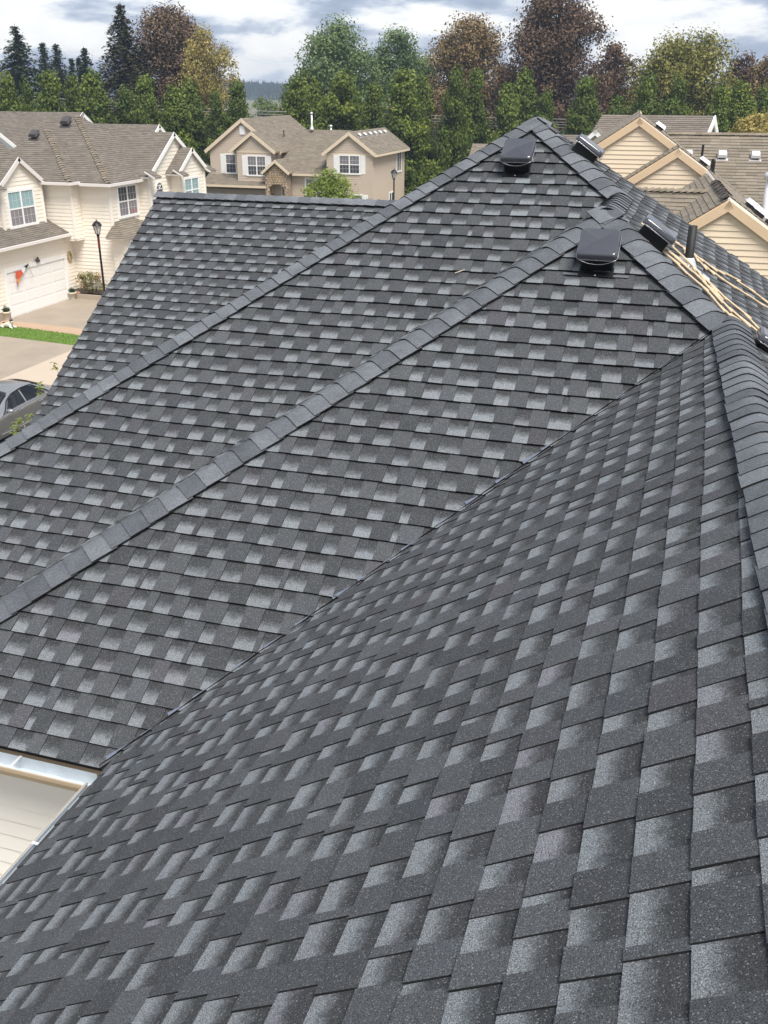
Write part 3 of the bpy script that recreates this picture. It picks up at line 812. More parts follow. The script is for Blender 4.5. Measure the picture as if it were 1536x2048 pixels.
def window(parent, c, S, w, h, N, units=1, grid=(3, 2), glass=('glass_dark', 'glass_dark'), trim=0.09, m='white_trim', hung=True, shutters=0.0, label=None):
    """c = bottom centre of the glass opening on the wall"""
    c, S, N = Vector(c), Vector(S).normalized(), Vector(N).normalized()
    P = lambda s, z, o: c + S * s + UP * z + N * o
    fr_ = MB()
    def bar(mb, s0, s1, z0, z1, o0, o1):
        mb.box(P((s0 + s1) / 2, (z0 + z1) / 2, (o0 + o1) / 2), abs(s1 - s0), o1 - o0, abs(z1 - z0), (S, N, UP))
    bar(fr_, -w / 2 - trim, w / 2 + trim, h, h + trim, 0.0, 0.05); bar(fr_, -w / 2 - trim - 0.03, w / 2 + trim + 0.03, -trim, 0, 0.0, 0.07)
    bar(fr_, -w / 2 - trim, -w / 2, 0, h, 0.0, 0.05); bar(fr_, w / 2, w / 2 + trim, 0, h, 0.0, 0.05)
    uw = w / units
    for i in range(1, units): bar(fr_, -w / 2 + i * uw - 0.045, -w / 2 + i * uw + 0.045, 0, h, 0.0, 0.048)
    if hung: bar(fr_, -w / 2, w / 2, h * 0.5 - 0.03, h * 0.5 + 0.03, 0.0, 0.042)
    win = fr_.build('window', m, parent)
    if label: win['label'] = label
    for i in range(units):
        s0 = -w / 2 + i * uw + (0.03 if i else 0.0); s1 = -w / 2 + (i + 1) * uw - (0.03 if i < units - 1 else 0)
        halves = ((0.0, h * 0.5, glass[1]), (h * 0.5, h, glass[0])) if hung else ((0.0, h, glass[0]),)
        for z0, z1, gm in halves:
            g = MB(); bar(g, s0, s1, z0, z1, 0.016, 0.024); g.build('pane', gm, win)
            if grid:
                mu = MB()
                for k in range(1, grid[0]): x = s0 + (s1 - s0) * k / grid[0]; bar(mu, x - 0.006, x + 0.006, z0, z1, 0.020, 0.030)
                for k in range(1, grid[1]): z = z0 + (z1 - z0) * k / grid[1]; bar(mu, s0, s1, z - 0.006, z + 0.006, 0.0205, 0.0295)
                mu.build('muntin', 'muntin_grey', win)
    if shutters:
        for sg in (-1, 1):
            sm = MB(); x0 = sg * (w / 2 + trim + 0.02); x1 = x0 + sg * shutters
            bar(sm, min(x0, x1), max(x0, x1), -0.06, h + 0.06, 0.0, 0.035); sh = sm.build('shutter', m, parent)
            for k in range(9):
                l = MB(); z = 0.02 + (h - 0.04) * (k + 0.5) / 9; bar(l, min(x0, x1) + 0.05, max(x0, x1) - 0.05, z - 0.02, z + 0.02, 0.036, 0.046); l.build('louvre', m, sh)
    return win
def box_vent(parent, p, N, m='silver_metal', s=1.0):
    N = Vector(N).normalized(); D = Vector((0, 0, -1)); D = (D - N * D.dot(N)).normalized(); X = N.cross(D)
    mb = MB(); p = Vector(p)
    mb.box(p + N * 0.05 * s, 0.22 * s, 0.24 * s, 0.1 * s, (X, D, N), 1)
    a = [p + X * (sx * 0.17 * s) + D * (sy * 0.17 * s) + N * 0.10 * s for sx, sy in ((-1, -1), (1, -1), (1, 1), (-1, 1))]
    c = [p + X * (sx * 0.13 * s) + D * (sy * 0.13 * s) + N * 0.19 * s for sx, sy in ((-1, -1), (1, -1), (1, 1), (-1, 1))]
    mb.poly(c, 0); mb.poly(a[::-1], 0)
    for i in range(4): mb.poly([a[i], a[(i + 1) % 4], c[(i + 1) % 4], c[i]], 0)
    mb.box(p + N * 0.012 + D * 0.16 * s, 0.42 * s, 0.12 * s, 0.01, (X, D, N), 0)
    return mb.build('roof_vent', [m, 'dark_metal'], parent)
def vpipe(parent, p, r, h, m, cap=False):
    mb = MB(); prof = [(r, -0.15), (r, h)]
    if cap: prof += [(r * 0.9, h), (r * 0.9, h + r * 0.5), (r * 1.7, h + r * 0.6), (r * 1.7, h + r * 2.0), (0.01, h + r * 2.8)]
    mb.lathe(p, prof, 12); mb.lathe(Vector(p), [(r * 2.6, -0.1), (r * 1.05, r * 2.2)], 12)
    return mb.build('vent_pipe', m, parent)
pU, pV = Vector((1, 0, 0)), Vector((0, -1, 0))      # outward normals of street-facing and camera-facing walls

# ------------------------------------------------------------------ cream house on the left
lh = empty('cream_house', (-31, 43, 0), 'cream sided house with white garage door and brown hip roofs', 'house')
ug, vN, u2 = -30.06, 42.87, -27.6
def wq(u0, v0, u1, v1, z0, z1): return [W(u0, v0, z0), W(u1, v1, z0), W(u1, v1, z1), W(u0, v0, z1)]
n_wall(lh, wq(ug, 32.5, ug, vN, -10, -6.72), pU, 'cream_siding')
n_wall(lh, wq(ug, vN, u2, vN, -10, -4.4), pV, 'cream_siding')
n_wall(lh, wq(u2, vN, u2, 45.72, -10, -4.4), pU, 'cream_siding')
n_wall(lh, wq(u2, 45.72, -27.0, 45.72, -10, -4.4), pV, 'cream_siding')
gpts = [W(-27.0, 45.72, -10), W(-27.0, 51.2, -10), W(-27.0, 51.2, -4.15), W(-27.0, 48.45, -2.38), W(-27.0, 45.72, -4.15)]
n_wall(lh, gpts, pU, 'cream_siding')
n_wall(lh, [W(-26.4, 47.9, -10), W(-26.4, 50.65, -10), W(-26.4, 50.65, -4.25), W(-26.4, 49.18, -3.2), W(-26.4, 47.9, -4.25)], pU, 'cream_siding')
n_wall(lh, wq(-27.0, 47.9, -26.4, 47.9, -10, -4.25), pV, 'cream_siding')
um, vm = -29.3, 42.13
n_wall(lh, wq(-34.0, vm, um, vm, -7.0, -4.4), pV, 'cream_siding')
n_wall(lh, wq(um, vm, um, vN, -7.0, -4.4), pU, 'cream_siding')
sm_ = MB(); sm_.box(W(-31.6, 42.5, -7.05), 4.6, 0.76, 0.1); sm_.build('soffit', 'cream_trim', lh)
ud = -30.7
n_wall(lh, [W(ud, 38.65, -7.0), W(ud, 41.75, -7.0), W(ud, 41.75, -4.25), W(ud, 40.17, -3.22), W(ud, 38.65, -4.25)], pU, 'cream_siding')
n_wall(lh, wq(-34.5, 38.65, ud, 38.65, -7.0, -4.25), pV, 'cream_siding')
for a, c in ((W(ug, vN - 0.09, -10), W(ug, vN - 0.09, -6.75)),): pass
for (u, v, z0, z1, N) in ((u2, vN, -10, -4.42, pU), (um, vm, -7.0, -4.42, pU), (ud, 41.75, -6.95, -4.3, pU), (ud, 38.65, -6.95, -4.3, pU), (-27.0, 45.72, -10, -4.2, pU), (-26.4, 50.65, -10, -4.3, pU)):
    mb = MB(); mb.box(W(u + 0.012, v - 0.002, (z0 + z1) / 2), 0.11, 0.11, z1 - z0); mb.build('corner_board', 'cream_trim', lh)
# roofs
t7 = 0.72
pk = W(-31.4, 46.55, -1.40); e0 = -4.33
cor = W(-27.3, 42.45, e0)
n_roof(lh, [cor, pk, W(-35.5, 42.45, e0)], 'taupe_shingle', 41, side='lilac_trim')
n_roof(lh, [cor, W(-27.3, 50.65, e0), pk], 'taupe_shingle', 42, side='lilac_trim')
n_roof(lh, [pk, W(-27.3, 50.65, e0), W(-35.5, 50.65, e0)], 'taupe_shingle', 43)
pk2 = W(-32.1, 44.8, -2.0); cor2 = W(-29.0, 41.75, -4.25)
n_roof(lh, [cor2, pk2, W(-35.2, 41.75, -4.25)], 'taupe_shingle', 44, side='lilac_trim')
n_roof(lh, [cor2, W(-29.0, 44.8, -4.25), pk2], 'taupe_shingle', 45, side='lilac_trim')
# upper slope above the garage, dormer roof, garage roof
n_roof(lh, [W(-30.9, 32.5, -4.2), W(-30.9, 42.0, -4.2), W(-33.6, 42.6, -2.25), W(-33.6, 32.5, -2.25)], 'taupe_shingle', 46)
n_roof(lh, [W(-33.6, 32.5, -2.25), W(-33.6, 42.6, -2.25), W(-36.5, 42.6, -4.3), W(-36.5, 32.5, -4.3)], 'taupe_shingle', 146)
dR = W(-30.55, 40.17, -3.05); dB = W(-33.0, 40.17, -3.05)
n_roof(lh, [dR, dB, W(-33.0, 41.98, -4.28), W(-30.55, 41.98, -4.28)], 'taupe_shingle', 47, side='lilac_trim')
n_roof(lh, [dR, dB, W(-33.0, 38.36, -4.28), W(-30.55, 38.36, -4.28)], 'taupe_shingle', 48, side='lilac_trim')
n_roof(lh, [W(-29.66, 32.5, -6.70), W(-29.66, vm, -6.70), W(-31.9, vm, -5.55), W(-31.9, 32.5, -5.55)], 'taupe_shingle', 49, side='lilac_trim')
# street gables
def gable_roof(parent, apex, back_u, hw, drop, m, seed, side):
    a = Vector(apex); bk = Vector((back_u, a.y, a.z))
    for sg in (-1, 1):
        n_roof(parent, [a, bk, bk + Vector((0, sg * hw, -drop)), a + Vector((0, sg * hw, -drop))], m, seed + sg, side=side)
gable_roof(lh, W(-26.86, 48.45, -2.23), -31.2, 3.05, 2.02, 'taupe_shingle', 51, 'white_trim')
gable_roof(lh, W(-26.26, 49.18, -3.02), -28.0, 1.80, 1.22, 'taupe_shingle', 54, 'white_trim')
for ax_, (apex, hw, drop, u_) in enumerate(((W(-26.85, 48.45, -2.22), 3.05, 2.02, 0.0), (W(-26.25, 49.18, -3.01), 1.80, 1.22, 0.0), (W(-30.54, 40.17, -3.04), 1.81, 1.23, 0.0))):
    for sg in (-1, 1):
        board(lh, apex, apex + Vector((0, sg * hw, -drop)), 0.20, 0.04, pU, 'white_trim' if ax_ < 2 else 'lilac_trim', 'rake_board')
# eave return stubs beside the dormer and gables
for (u, v, z) in ((-30.5, 42.0, -4.25), (-30.5, 38.3, -4.25), (-26.6, 45.55, -4.15), (-26.15, 47.65, -4.2), (-26.15, 50.85, -4.2)):
    n_roof(lh, [W(u + 0.28, v - 0.32, z - 0.1), W(u + 0.28, v + 0.32, z - 0.1), W(u - 0.3, v + 0.32, z + 0.22), W(u - 0.3, v - 0.32, z + 0.22)], 'taupe_shingle', int(v * 10), side='lilac_trim')
# gutters as boxed eave boards
def eave(a, c, N, m='lilac_trim', parent=lh, d=0.13):
    g = board(parent, a, c, d, 0.11, N, m, 'eave_gutter'); return g
eave(W(-35.2, 41.74, -4.27), W(-28.95, 41.74, -4.27), pV); eave(W(-28.98, 41.72, -4.27), W(-28.98, 42.42, -4.27), pU)
eave(W(-29.0, 42.43, -4.35), W(-27.2, 42.43, -4.35), pV); eave(W(-27.28, 42.4, -4.35), W(-27.28, 46.0, -4.35), pU)
eave(W(-29.65, 32.5, -6.72), W(-29.65, vm, -6.72), pU)
# hip caps
nvb, nub = Vector((0, -t7, 1)), Vector((t7, 0, 1))
caps(cor, pk, nvb, nub, lh, 'tan_cap', 'tan_shingle_edge', 0.2, 0.02, 61, hw=0.17, ln=0.26, h0=0.05)
caps(cor2, pk2, nvb, nub, lh, 'tan_cap', 'tan_shingle_edge', 0.2, 0.02, 62, hw=0.17, ln=0.26, h0=0.05)
box_vent(lh, pk + Vector((-0.25, -0.55, -0.38)), (0, -0.7, 1), 'dark_metal', 1.5)
box_vent(lh, pk2 + Vector((-0.35, -0.5, -0.35)), (0, -0.7, 1), 'dark_metal', 1.4)
# bay roof by the lamp and its window
n_roof(lh, [W(-26.6, 42.1, -6.86), W(-26.6, 46.0, -6.86), W(-27.6, 44.9, -6.2), W(-27.6, 43.1, -6.2)], 'tan_shingle', 71, side='lilac_trim')
n_roof(lh, [W(-26.6, 42.1, -6.86), W(-27.6, 43.1, -6.2), W(-27.6, 42.1, -6.86)], 'tan_shingle', 72, side='lilac_trim')
n_wall(lh, wq(-26.95, 42.7, -26.95, 46.0, -10, -6.9), pU, 'cream_siding'); n_wall(lh, wq(-27.6, 42.7, -26.95, 42.7, -10, -6.9), pV, 'cream_siding')
# windows
S_u = UP.cross(pU); S_v = UP.cross(pV)
window(lh, W(ud, 40.1, -6.08), S_u, 1.85, 1.5, pU, 2, (3, 2), ('glass_teal', 'glass_grey'), 0.13)
window(lh, W(u2, 44.45, -6.0), S_u, 1.65, 1.36, pU, 2, (3, 2), ('glass_dark', 'glass_grey'), 0.12)
window(lh, W(-26.4, 49.1, -5.75), S_u, 1.5, 1.15, pU, 2, (2, 2), ('glass_teal', 'glass_teal'), 0.12)
window(lh, W(-26.95, 44.0, -8.9), S_u, 1.5, 1.7, pU, 2, (2, 2), ('glass_dark', 'glass_dark'), 0.12)
rc = MB(); rc.box(W(u2 + 0.0265, 44.9, -5.86), 0.003, 0.5, 0.14); rc.build('curtain', 'red_curtain', lh)
# arched window with spokes, tall sidelight under it
aw = MB(); c0 = W(-27.0, 46.66, -5.10)
def arch(mb, r0, r1, o, y0=0.0, hgt=0.18, n=14):
    pa = [Vector((0, r0 * math.cos(math.pi * i / n), hgt + r0 * math.sin(math.pi * i / n))) for i in range(n + 1)]
    pb_ = [Vector((0, r1 * math.cos(math.pi * i / n), hgt + r1 * math.sin(math.pi * i / n))) for i in range(n + 1)]
    pa = [Vector((0, r0, 0))] + pa + [Vector((0, -r0, 0))]; pb_ = [Vector((0, r1, 0))] + pb_ + [Vector((0, -r1, 0))]
    for i in range(len(pa) - 1):
        q = [pa[i], pa[i + 1], pb_[i + 1], pb_[i]]
        mb.poly([c0 + p + pU * o for p in q]); mb.poly([c0 + p + pU * 0.0 for p in q][::-1])
        mb.poly([c0 + pb_[i] + pU * o, c0 + pb_[i + 1] + pU * o, c0 + pb_[i + 1], c0 + pb_[i]])
arch(aw, 0.30, 0.38, 0.05)
for k in range(1, 4):
    a = math.pi * k / 4; aw.tube([c0 + Vector((0.03, 0, 0.18)), c0 + Vector((0.03, 0.3 * math.cos(a), 0.18 + 0.3 * math.sin(a)))], 0.011, 5)
aw.box(c0 + Vector((0.03, 0, 0.17)), 0.014, 0.6, 0.025)
awo = aw.build('window', 'white_trim', lh); awo['label'] = 'arched window with spoked muntins'
gp = MB(); n_ = 14
gp.poly([c0 + Vector((0.018, 0.3, 0))] + [c0 + Vector((0.018, 0.3 * math.cos(math.pi * i / n_), 0.18 + 0.3 * math.sin(math.pi * i / n_))) for i in range(n_ + 1)] + [c0 + Vector((0.018, -0.3, 0))])
gp.build('pane', 'glass_dark', awo)
window(lh, W(-27.0, 46.08, -7.2), S_u, 0.5, 1.8, pU, 1, (1, 3), ('glass_grey', 'glass_grey'), 0.09, hung=False)
# garage door with panels, trim, foundation strip
gd = MB(); gd.box(W(ug + 0.005, 39.67, -8.97), 0.03, 4.46, 2.06); gdo = gd.build('garage_door', 'garage_white', lh)
for r in range(4):
    for k in range(4):
        q = MB(); q.box(W(ug + 0.026, 37.44 + 4.46 * (k + 0.5) / 4, -10.0 + 2.06 * (r + 0.5) / 4), 0.008, 0.98, 0.40); q.build('door_panel', 'garage_white', gdo)
for (v, z, dv, dz) in ((37.33, -8.965, 0.17, 2.06), (42.02, -8.965, 0.17, 2.06), (39.67, -7.84, 4.86, 0.185)):
    q = MB(); q.box(W(ug + 0.045, v, z), 0.06, dv, dz); q.build('door_trim', 'white_trim', lh)
for c_, dx_, dy_ in ((W(ug + 0.03, 42.48, -9.8), 0.05, 0.72), (W(-28.8, vN - 0.03, -9.8), 2.36, 0.05), (W(ug + 0.03, 35, -9.8), 0.05, 4.4)):
    fs = MB(); fs.box(c_, dx_, dy_, 0.42); fs.build('foundation', 'concrete_drive', lh)

# house roofs behind the cream house
hb = empty('brown_roofed_house', (-43, 62, 0), 'house behind the cream house showing long brown roofs and white rakes', 'house')
n_roof(hb, [W(-62, 60, -1.62), W(-40.0, 60, -1.62), W(-36.9, 55.6, -4.5), W(-62, 55.6, -4.5)], 'taupe_shingle', 81, side='white_trim')
n_roof(hb, [W(-62, 60, -1.62), W(-40.0, 60, -1.62), W(-40.0, 64.4, -4.5), W(-62, 64.4, -4.5)], 'taupe_shingle', 82)
n_wall(hb, [W(-40.3, 56, -10), W(-40.3, 64, -10), W(-40.3, 64, -4.5), W(-40.3, 60, -1.9), W(-40.3, 56, -4.5)], pU, 'pale_siding', 0.14)
n_roof(hb, [W(-41, 57.2, -2.2), W(-32.7, 57.2, -2.2), W(-32.7, 54.0, -4.35), W(-41, 54.0, -4.35)], 'taupe_shingle', 83, side='white_trim')
n_roof(hb, [W(-41, 57.2, -2.2), W(-32.7, 57.2, -2.2), W(-32.7, 60.4, -4.35), W(-41, 60.4, -4.35)], 'taupe_shingle', 84)
n_wall(hb, [W(-32.95, 54.3, -10), W(-32.95, 60.1, -10), W(-32.95, 60.1, -4.4), W(-32.95, 57.2, -2.45), W(-32.95, 54.3, -4.4)], pU, 'pale_siding', 0.14)
n_wall(hb, wq(-62, 56.2, -40.4, 56.2, -10, -4.4), pV, 'cream_siding', 0.14)
for a, c in ((W(-40, 60, -1.6), W(-40, 55.6, -4.48)), (W(-40, 60, -1.6), W(-40, 64.4, -4.48)), (W(-32.68, 57.2, -2.18), W(-32.68, 54.0, -4.33)), (W(-32.68, 57.2, -2.18), W(-32.68, 60.4, -4.33))):
    board(hb, a, c, 0.22, 0.04, pU, 'white_trim', 'rake_board')
# front gable with pale siding at the picture's left edge
n_wall(hb, [W(-47.6, 55.2, -10), W(-42.0, 55.2, -10), W(-42.0, 55.2, -3.6), W(-44.4, 55.2, -1.85), W(-47.6, 55.2, -3.6)], pV, 'pale_siding', 0.14)
for sg in (-1, 1):
    a = W(-44.4, 54.95, -1.68); n_roof(hb, [a, a + Vector((0, 5, 0)), a + Vector((sg * 2.8, 5, -1.95)), a + Vector((sg * 2.8, 0, -1.95))], 'taupe_shingle', 86 + sg, side='white_trim')
    board(hb, a, a + Vector((sg * 2.8, 0, -1.95)), 0.22, 0.04, pV, 'white_trim', 'rake_board')

# ------------------------------------------------------------------ taupe house in the middle distance
K = 70 / 62
mh = empty('taupe_house', (-30, 72, 0), 'taupe sided house with stone arched porch and white shuttered windows', 'house')
vM = 70.0
ez = -4.42                                   # upper eave
# right wing
rwl, rwr = -26.33, -22.74
n_wall(mh, [W(rwl, vM, -10), W(rwr, vM, -10), W(rwr, vM, ez), W((rwl + rwr) / 2, vM, ez + 1.30), W(rwl, vM, ez)], pV, 'taupe_siding', 0.165)
n_wall(mh, wq(rwr, vM, rwr, vM + 8.2, -10, ez), pU, 'taupe_siding', 0.165)
n_wall(mh, wq(rwl, vM, rwl, vM + 3, -6.4, ez), (-1, 0, 0), 'taupe_siding', 0.165)
rax = (rwl + rwr) / 2
for sg in (-1, 1):
    a = W(rax, vM - 0.16, ez + 1.46)
    n_roof(mh, [a, a + Vector((0, 8.8, 0)), a + Vector((sg * 2.15, 8.8, -1.53)), a + Vector((sg * 2.15, 0, -1.53))], 'tan_shingle', 90 + sg, side='beige_trim')
    board(mh, a + Vector((0, -0.002, 0)), a + Vector((sg * 2.15, 0, -1.53)), 0.22, 0.05, pV, 'beige_trim', 'rake_board')
board(mh, W(rwr + 0.33, vM - 0.35, ez - 0.07), W(rwr + 0.33, vM + 8.4, ez - 0.07), 0.15, 0.06, pU, 'beige_trim', 'eave_gutter')
board(mh, W(rwl, vM, ez - 0.02), W(rwr, vM, ez - 0.02), 0.12, 0.03, pV, 'beige_trim', 'frieze_board')
for i in range(6): box_vent(mh, W(rax + 0.45, vM + 0.9 + i * 1.25, ez + 1.46 - 0.32), (0.71, 0, 1), 'silver_metal', 0.9)
window(mh, W(-24.55, vM, -5.80), S_v, 1.50, 1.18, pV, 2, (3, 2), ('glass_grey', 'glass_dark'), 0.10, shutters=0.36)
window(mh, W(-24.35, vM, -8.75), S_v, 1.50, 1.40, pV, 2, (3, 2), ('glass_grey', 'glass_dark'), 0.10, shutters=0.36)
window(mh, W(rwr, vM + 6.6, -6.05), S_u, 1.0, 1.35, pU, 2, None, ('glass_dark', 'glass_dark'), 0.12, hung=False)
window(mh, W(rwr, vM + 4.6, -8.9), S_u, 1.0, 1.35, pU, 2, None, ('glass_dark', 'glass_dark'), 0.12, hung=False)
# middle low wall and the big slope over it
n_wall(mh, wq(-31.0, vM + 0.35, rwl, vM + 0.35, -10, -5.95), pV, 'taupe_siding', 0.165)
em = -5.92; rz_ = -3.05; dv_ = (rz_ - em) / 0.667
n_roof(mh, [W(-31.3, vM, em), W(rwl + 0.4, vM, em), W(rwl + 0.4, vM + dv_, rz_), W(-31.3, vM + dv_, rz_)], 'tan_shingle', 95, side='beige_trim')
n_roof(mh, [W(-31.3, vM + dv_, rz_), W(rwl + 0.4, vM + dv_, rz_), W(rwl + 0.4, vM + dv_ + 4, rz_ - 2.6), W(-31.3, vM + dv_ + 4, rz_ - 2.6)], 'tan_shingle', 96)
board(mh, W(-29.1, vM, em - 0.02), W(rwl, vM, em - 0.02), 0.16, 0.06, pV, 'beige_trim', 'eave_gutter')
window(mh, W(-27.35, vM + 0.35, -8.1), S_v, 1.55, 1.75, pV, 2, (2, 2), ('glass_grey', 'glass_dark'), 0.13)
# left tall gable block
lx0, lx1 = -36.3, -30.6; lax = (lx0 + lx1) / 2; vL = vM + 0.9
n_wall(mh, [W(lx0, vL, -7.6), W(lx1, vL, -7.6), W(lx1, vL, ez), W(lax, vL, ez + 2.05), W(lx0, vL, ez)], pV, 'taupe_siding', 0.165)
for sg in (-1, 1):
    a = W(lax, vL - 0.16, ez + 2.24)
    n_roof(mh, [a, a + Vector((0, 9.5, 0)), a + Vector((sg * 3.25, 9.5, -2.34)), a + Vector((sg * 3.25, 0, -2.34))], 'tan_shingle', 98 + sg, side='beige_trim')
    board(mh, a + Vector((0, -0.002, 0)), a + Vector((sg * 3.25, 0, -2.34)), 0.24, 0.05, pV, 'beige_trim', 'rake_board')
n_wall(mh, wq(lx1, vL, lx1, vL + 4, -6.5, ez), pU, 'taupe_siding', 0.165)
lv = MB(); lv.box(W(lax, vL - 0.03, -3.02), 0.42, 0.06, 0.62); lv.build('gable_vent', 'white_trim', mh)
window(mh, W(-34.55, vL, -6.08), S_v, 0.78, 1.28, pV, 1, (3, 2), ('glass_grey', 'glass_dark'), 0.10, shutters=0.36)
# projecting middle gable
gx0, gx1 = -33.6, -30.75; gax = -32.25
n_wall(mh, [W(gx0, vM, -7.4), W(gx1, vM, -7.4), W(gx1, vM, ez), W(gax, vM, ez + 1.16), W(gx0, vM, ez)], pV, 'taupe_siding', 0.165)
n_wall(mh, wq(gx1, vM, gx1, vM + 1.2, -6.4, ez), pU, 'taupe_siding', 0.165)
for sg in (-1, 1):
    a = W(gax, vM - 0.16, ez + 1.36)
    n_roof(mh, [a, a + Vector((0, 3.2, 0)), a + Vector((sg * 1.95, 3.2, -1.40)), a + Vector((sg * 1.95, 0, -1.40))], 'tan_shingle', 101 + sg, side='beige_trim')
    board(mh, a + Vector((0, -0.002, 0)), a + Vector((sg * 1.95, 0, -1.40)), 0.22, 0.05, pV, 'beige_trim', 'rake_board')
board(mh, W(gx0, vM, ez - 0.02), W(gx1, vM, ez - 0.02), 0.12, 0.03, pV, 'beige_trim', 'frieze_board')
window(mh, W(-31.98, vM, -6.12), S_v, 1.42, 1.30, pV, 2, (3, 2), ('glass_grey', 'glass_dark'), 0.10, shutters=0.36)
# garage below: skirt roof, recessed door with white panels
n_roof(mh, [W(-36.5, vM - 0.5, -6.86), W(-31.2, vM - 0.5, -6.86), W(-31.2, vM + 0.9, -6.2), W(-36.5, vM + 0.9, -6.2)], 'tan_shingle', 103, side='beige_trim')
board(mh, W(-36.5, vM - 0.5, -6.87), W(-31.1, vM - 0.5, -6.87), 0.16, 0.06, pV, 'beige_trim', 'eave_gutter')
n_wall(mh, wq(-36.3, vM + 0.3, -31.0, vM + 0.3, -10, -7.0), pV, 'taupe_siding', 0.165)
q = MB(); q.box(W(-33.5, vM + 0.27, -8.85), 4.6, 0.05, 2.3); gdm = q.build('garage_door', 'garage_white', mh)
for r in range(4):
    for k in range(4):
        q = MB(); q.box(W(-35.8 + 4.6 * (k + 0.5) / 4, vM + 0.24, -10.0 + 2.3 * (r + 0.5) / 4), 1.0, 0.012, 0.42); q.build('door_panel', 'garage_white', gdm)
q = MB(); q.box(W(-33.6, vM + 0.0, -7.45), 5.3, 0.5, 0.55); q.build('garage_header', 'garage_dim', mh)
# stone porch with arched opening
ax0, ax1 = -31.15, -29.3; axc = (ax0 + ax1) / 2; vP = vM - 0.45; zt = -5.95
pr_ = MB(); na = 12; rA, zs = 0.62, -7.15
def ring(x, z): return W(axc + x, vP, z)
outl = [(-0.93, -10), (-0.93, zt + 0.02), (0, zt + 0.75), (0.93, zt + 0.02), (0.93, -10)]
inn = [(rA * math.cos(math.pi - math.pi * i / na), zs + 0.42 * math.sin(math.pi * i / na)) for i in range(na + 1)]
pr_.poly([ring(-0.93, -10), ring(-rA, -10), ring(-rA, zs), ring(-0.93, zs)]); pr_.poly([ring(rA, -10), ring(0.93, -10), ring(0.93, zs), ring(rA, zs)])
def top_z(x): return zt + 0.02 + 0.73 * (1 - abs(x) / 0.93)
xs = [-0.93] + [p[0] for p in inn] + [0.93]; zz = [zs] + [p[1] for p in inn] + [zs]
for i in range(len(xs) - 1):
    pr_.poly([ring(xs[i], zz[i]), ring(xs[i + 1], zz[i + 1]), ring(xs[i + 1], top_z(xs[i + 1])), ring(xs[i], top_z(xs[i]))])
for i in range(na): pr_.poly([ring(*inn[i + 1]), ring(*inn[i]), ring(*inn[i]) + Vector((0, 0.5, 0)), ring(*inn[i + 1]) + Vector((0, 0.5, 0))])
for sx, sg in ((-0.93, 1), (0.93, -1), (-rA, -1), (rA, 1)): pr_.poly([ring(sx, -10), ring(sx, zs if abs(sx) < 0.9 else zt), ring(sx, zs if abs(sx) < 0.9 else zt) + Vector((0, 0.8, 0)), ring(sx, -10) + Vector((0, 0.8, 0))])
porch = pr_.build('porch', 'stone_grout', mh)
rs = random.Random(5); STM = []
for k in range(5):
    m1 = MB(); n = 7; pts = [(0.5 * math.cos(2 * math.pi * i / n) * rs.uniform(0.8, 1.1), 0.5 * math.sin(2 * math.pi * i / n) * rs.uniform(0.8, 1.1)) for i in range(n)]
    f0 = [Vector((x, 0, z)) for x, z in pts]; f1 = [Vector((x * 0.84, -0.05, z * 0.84)) for x, z in pts]
    m1.poly(f1[::-1]); m1.grid([f0, f1], 0, False, True); STM.append(m1.mesh('stone', ['field_stone']))
z = -9.95; row = 0
while z < zt + 0.7:
    x = -0.88 + (row % 2) * 0.09
    while x < 0.93:
        w_ = rs.uniform(0.17, 0.27); xc = x + w_ / 2
        ok_ = xc < 0.88 and z < top_z(xc) - 0.12
        if abs(xc) < rA + 0.05:
            hi = zs + 0.42 * math.sqrt(max(0, 1 - (xc / rA) ** 2))
            ok_ = ok_ and z > hi + 0.07
        elif abs(xc) - w_ / 2 < rA - 0.02 and z < zs: xc = math.copysign(rA + 0.155, xc)
        if ok_:
            o = bpy.data.objects.new('stone', rs.choice(STM))
            o.matrix_basis = Matrix.Translation(ring(xc, z) + Vector((0, 0.004, 0))) @ Matrix.Rotation(rs.uniform(-0.4, 0.4), 4, 'Y') @ Matrix.Diagonal((w_ * 1.0, 1.0, 0.185, 1))
            link(o, porch)
        x += w_
    z += 0.165; row += 1
for sg in (-1, 1):
    a = W(axc, vP - 0.18, zt + 0.98)
    n_roof(mh, [a, a + Vector((0, 2.6, 0)), a + Vector((sg * 1.18, 2.6, -0.92)), a + Vector((sg * 1.18, 0, -0.92))], 'tan_shingle', 106 + sg, side='beige_trim')
    board(mh, a + Vector((0, -0.002, 0)), a + Vector((sg * 1.18, 0, -0.92)), 0.18, 0.05, pV, 'beige_trim', 'rake_board')
q = MB(); q.box(W(axc + 0.25, vM + 0.3, -8.9), 0.5, 0.06, 2.1); q.build('front_door', 'dark_metal', mh)
window(mh, W(axc + 0.35, vM + 0.28, -7.55), S_v, 0.4, 0.9, pV, 1, None, ('glass_grey',), 0.07, hung=False)
vpipe(mh, W(-29.0, vM + 4.0, -2.9), 0.065, 0.95, 'silver_metal', True)
vpipe(mh, W(-31.2, vM + 3.6, ez + 0.95), 0.05, 0.4, 'dark_metal')
vpipe(mh, W(-27.6, vM + dv_ + 0.15, rz_ - 0.1), 0.07, 0.28, 'silver_metal', True)

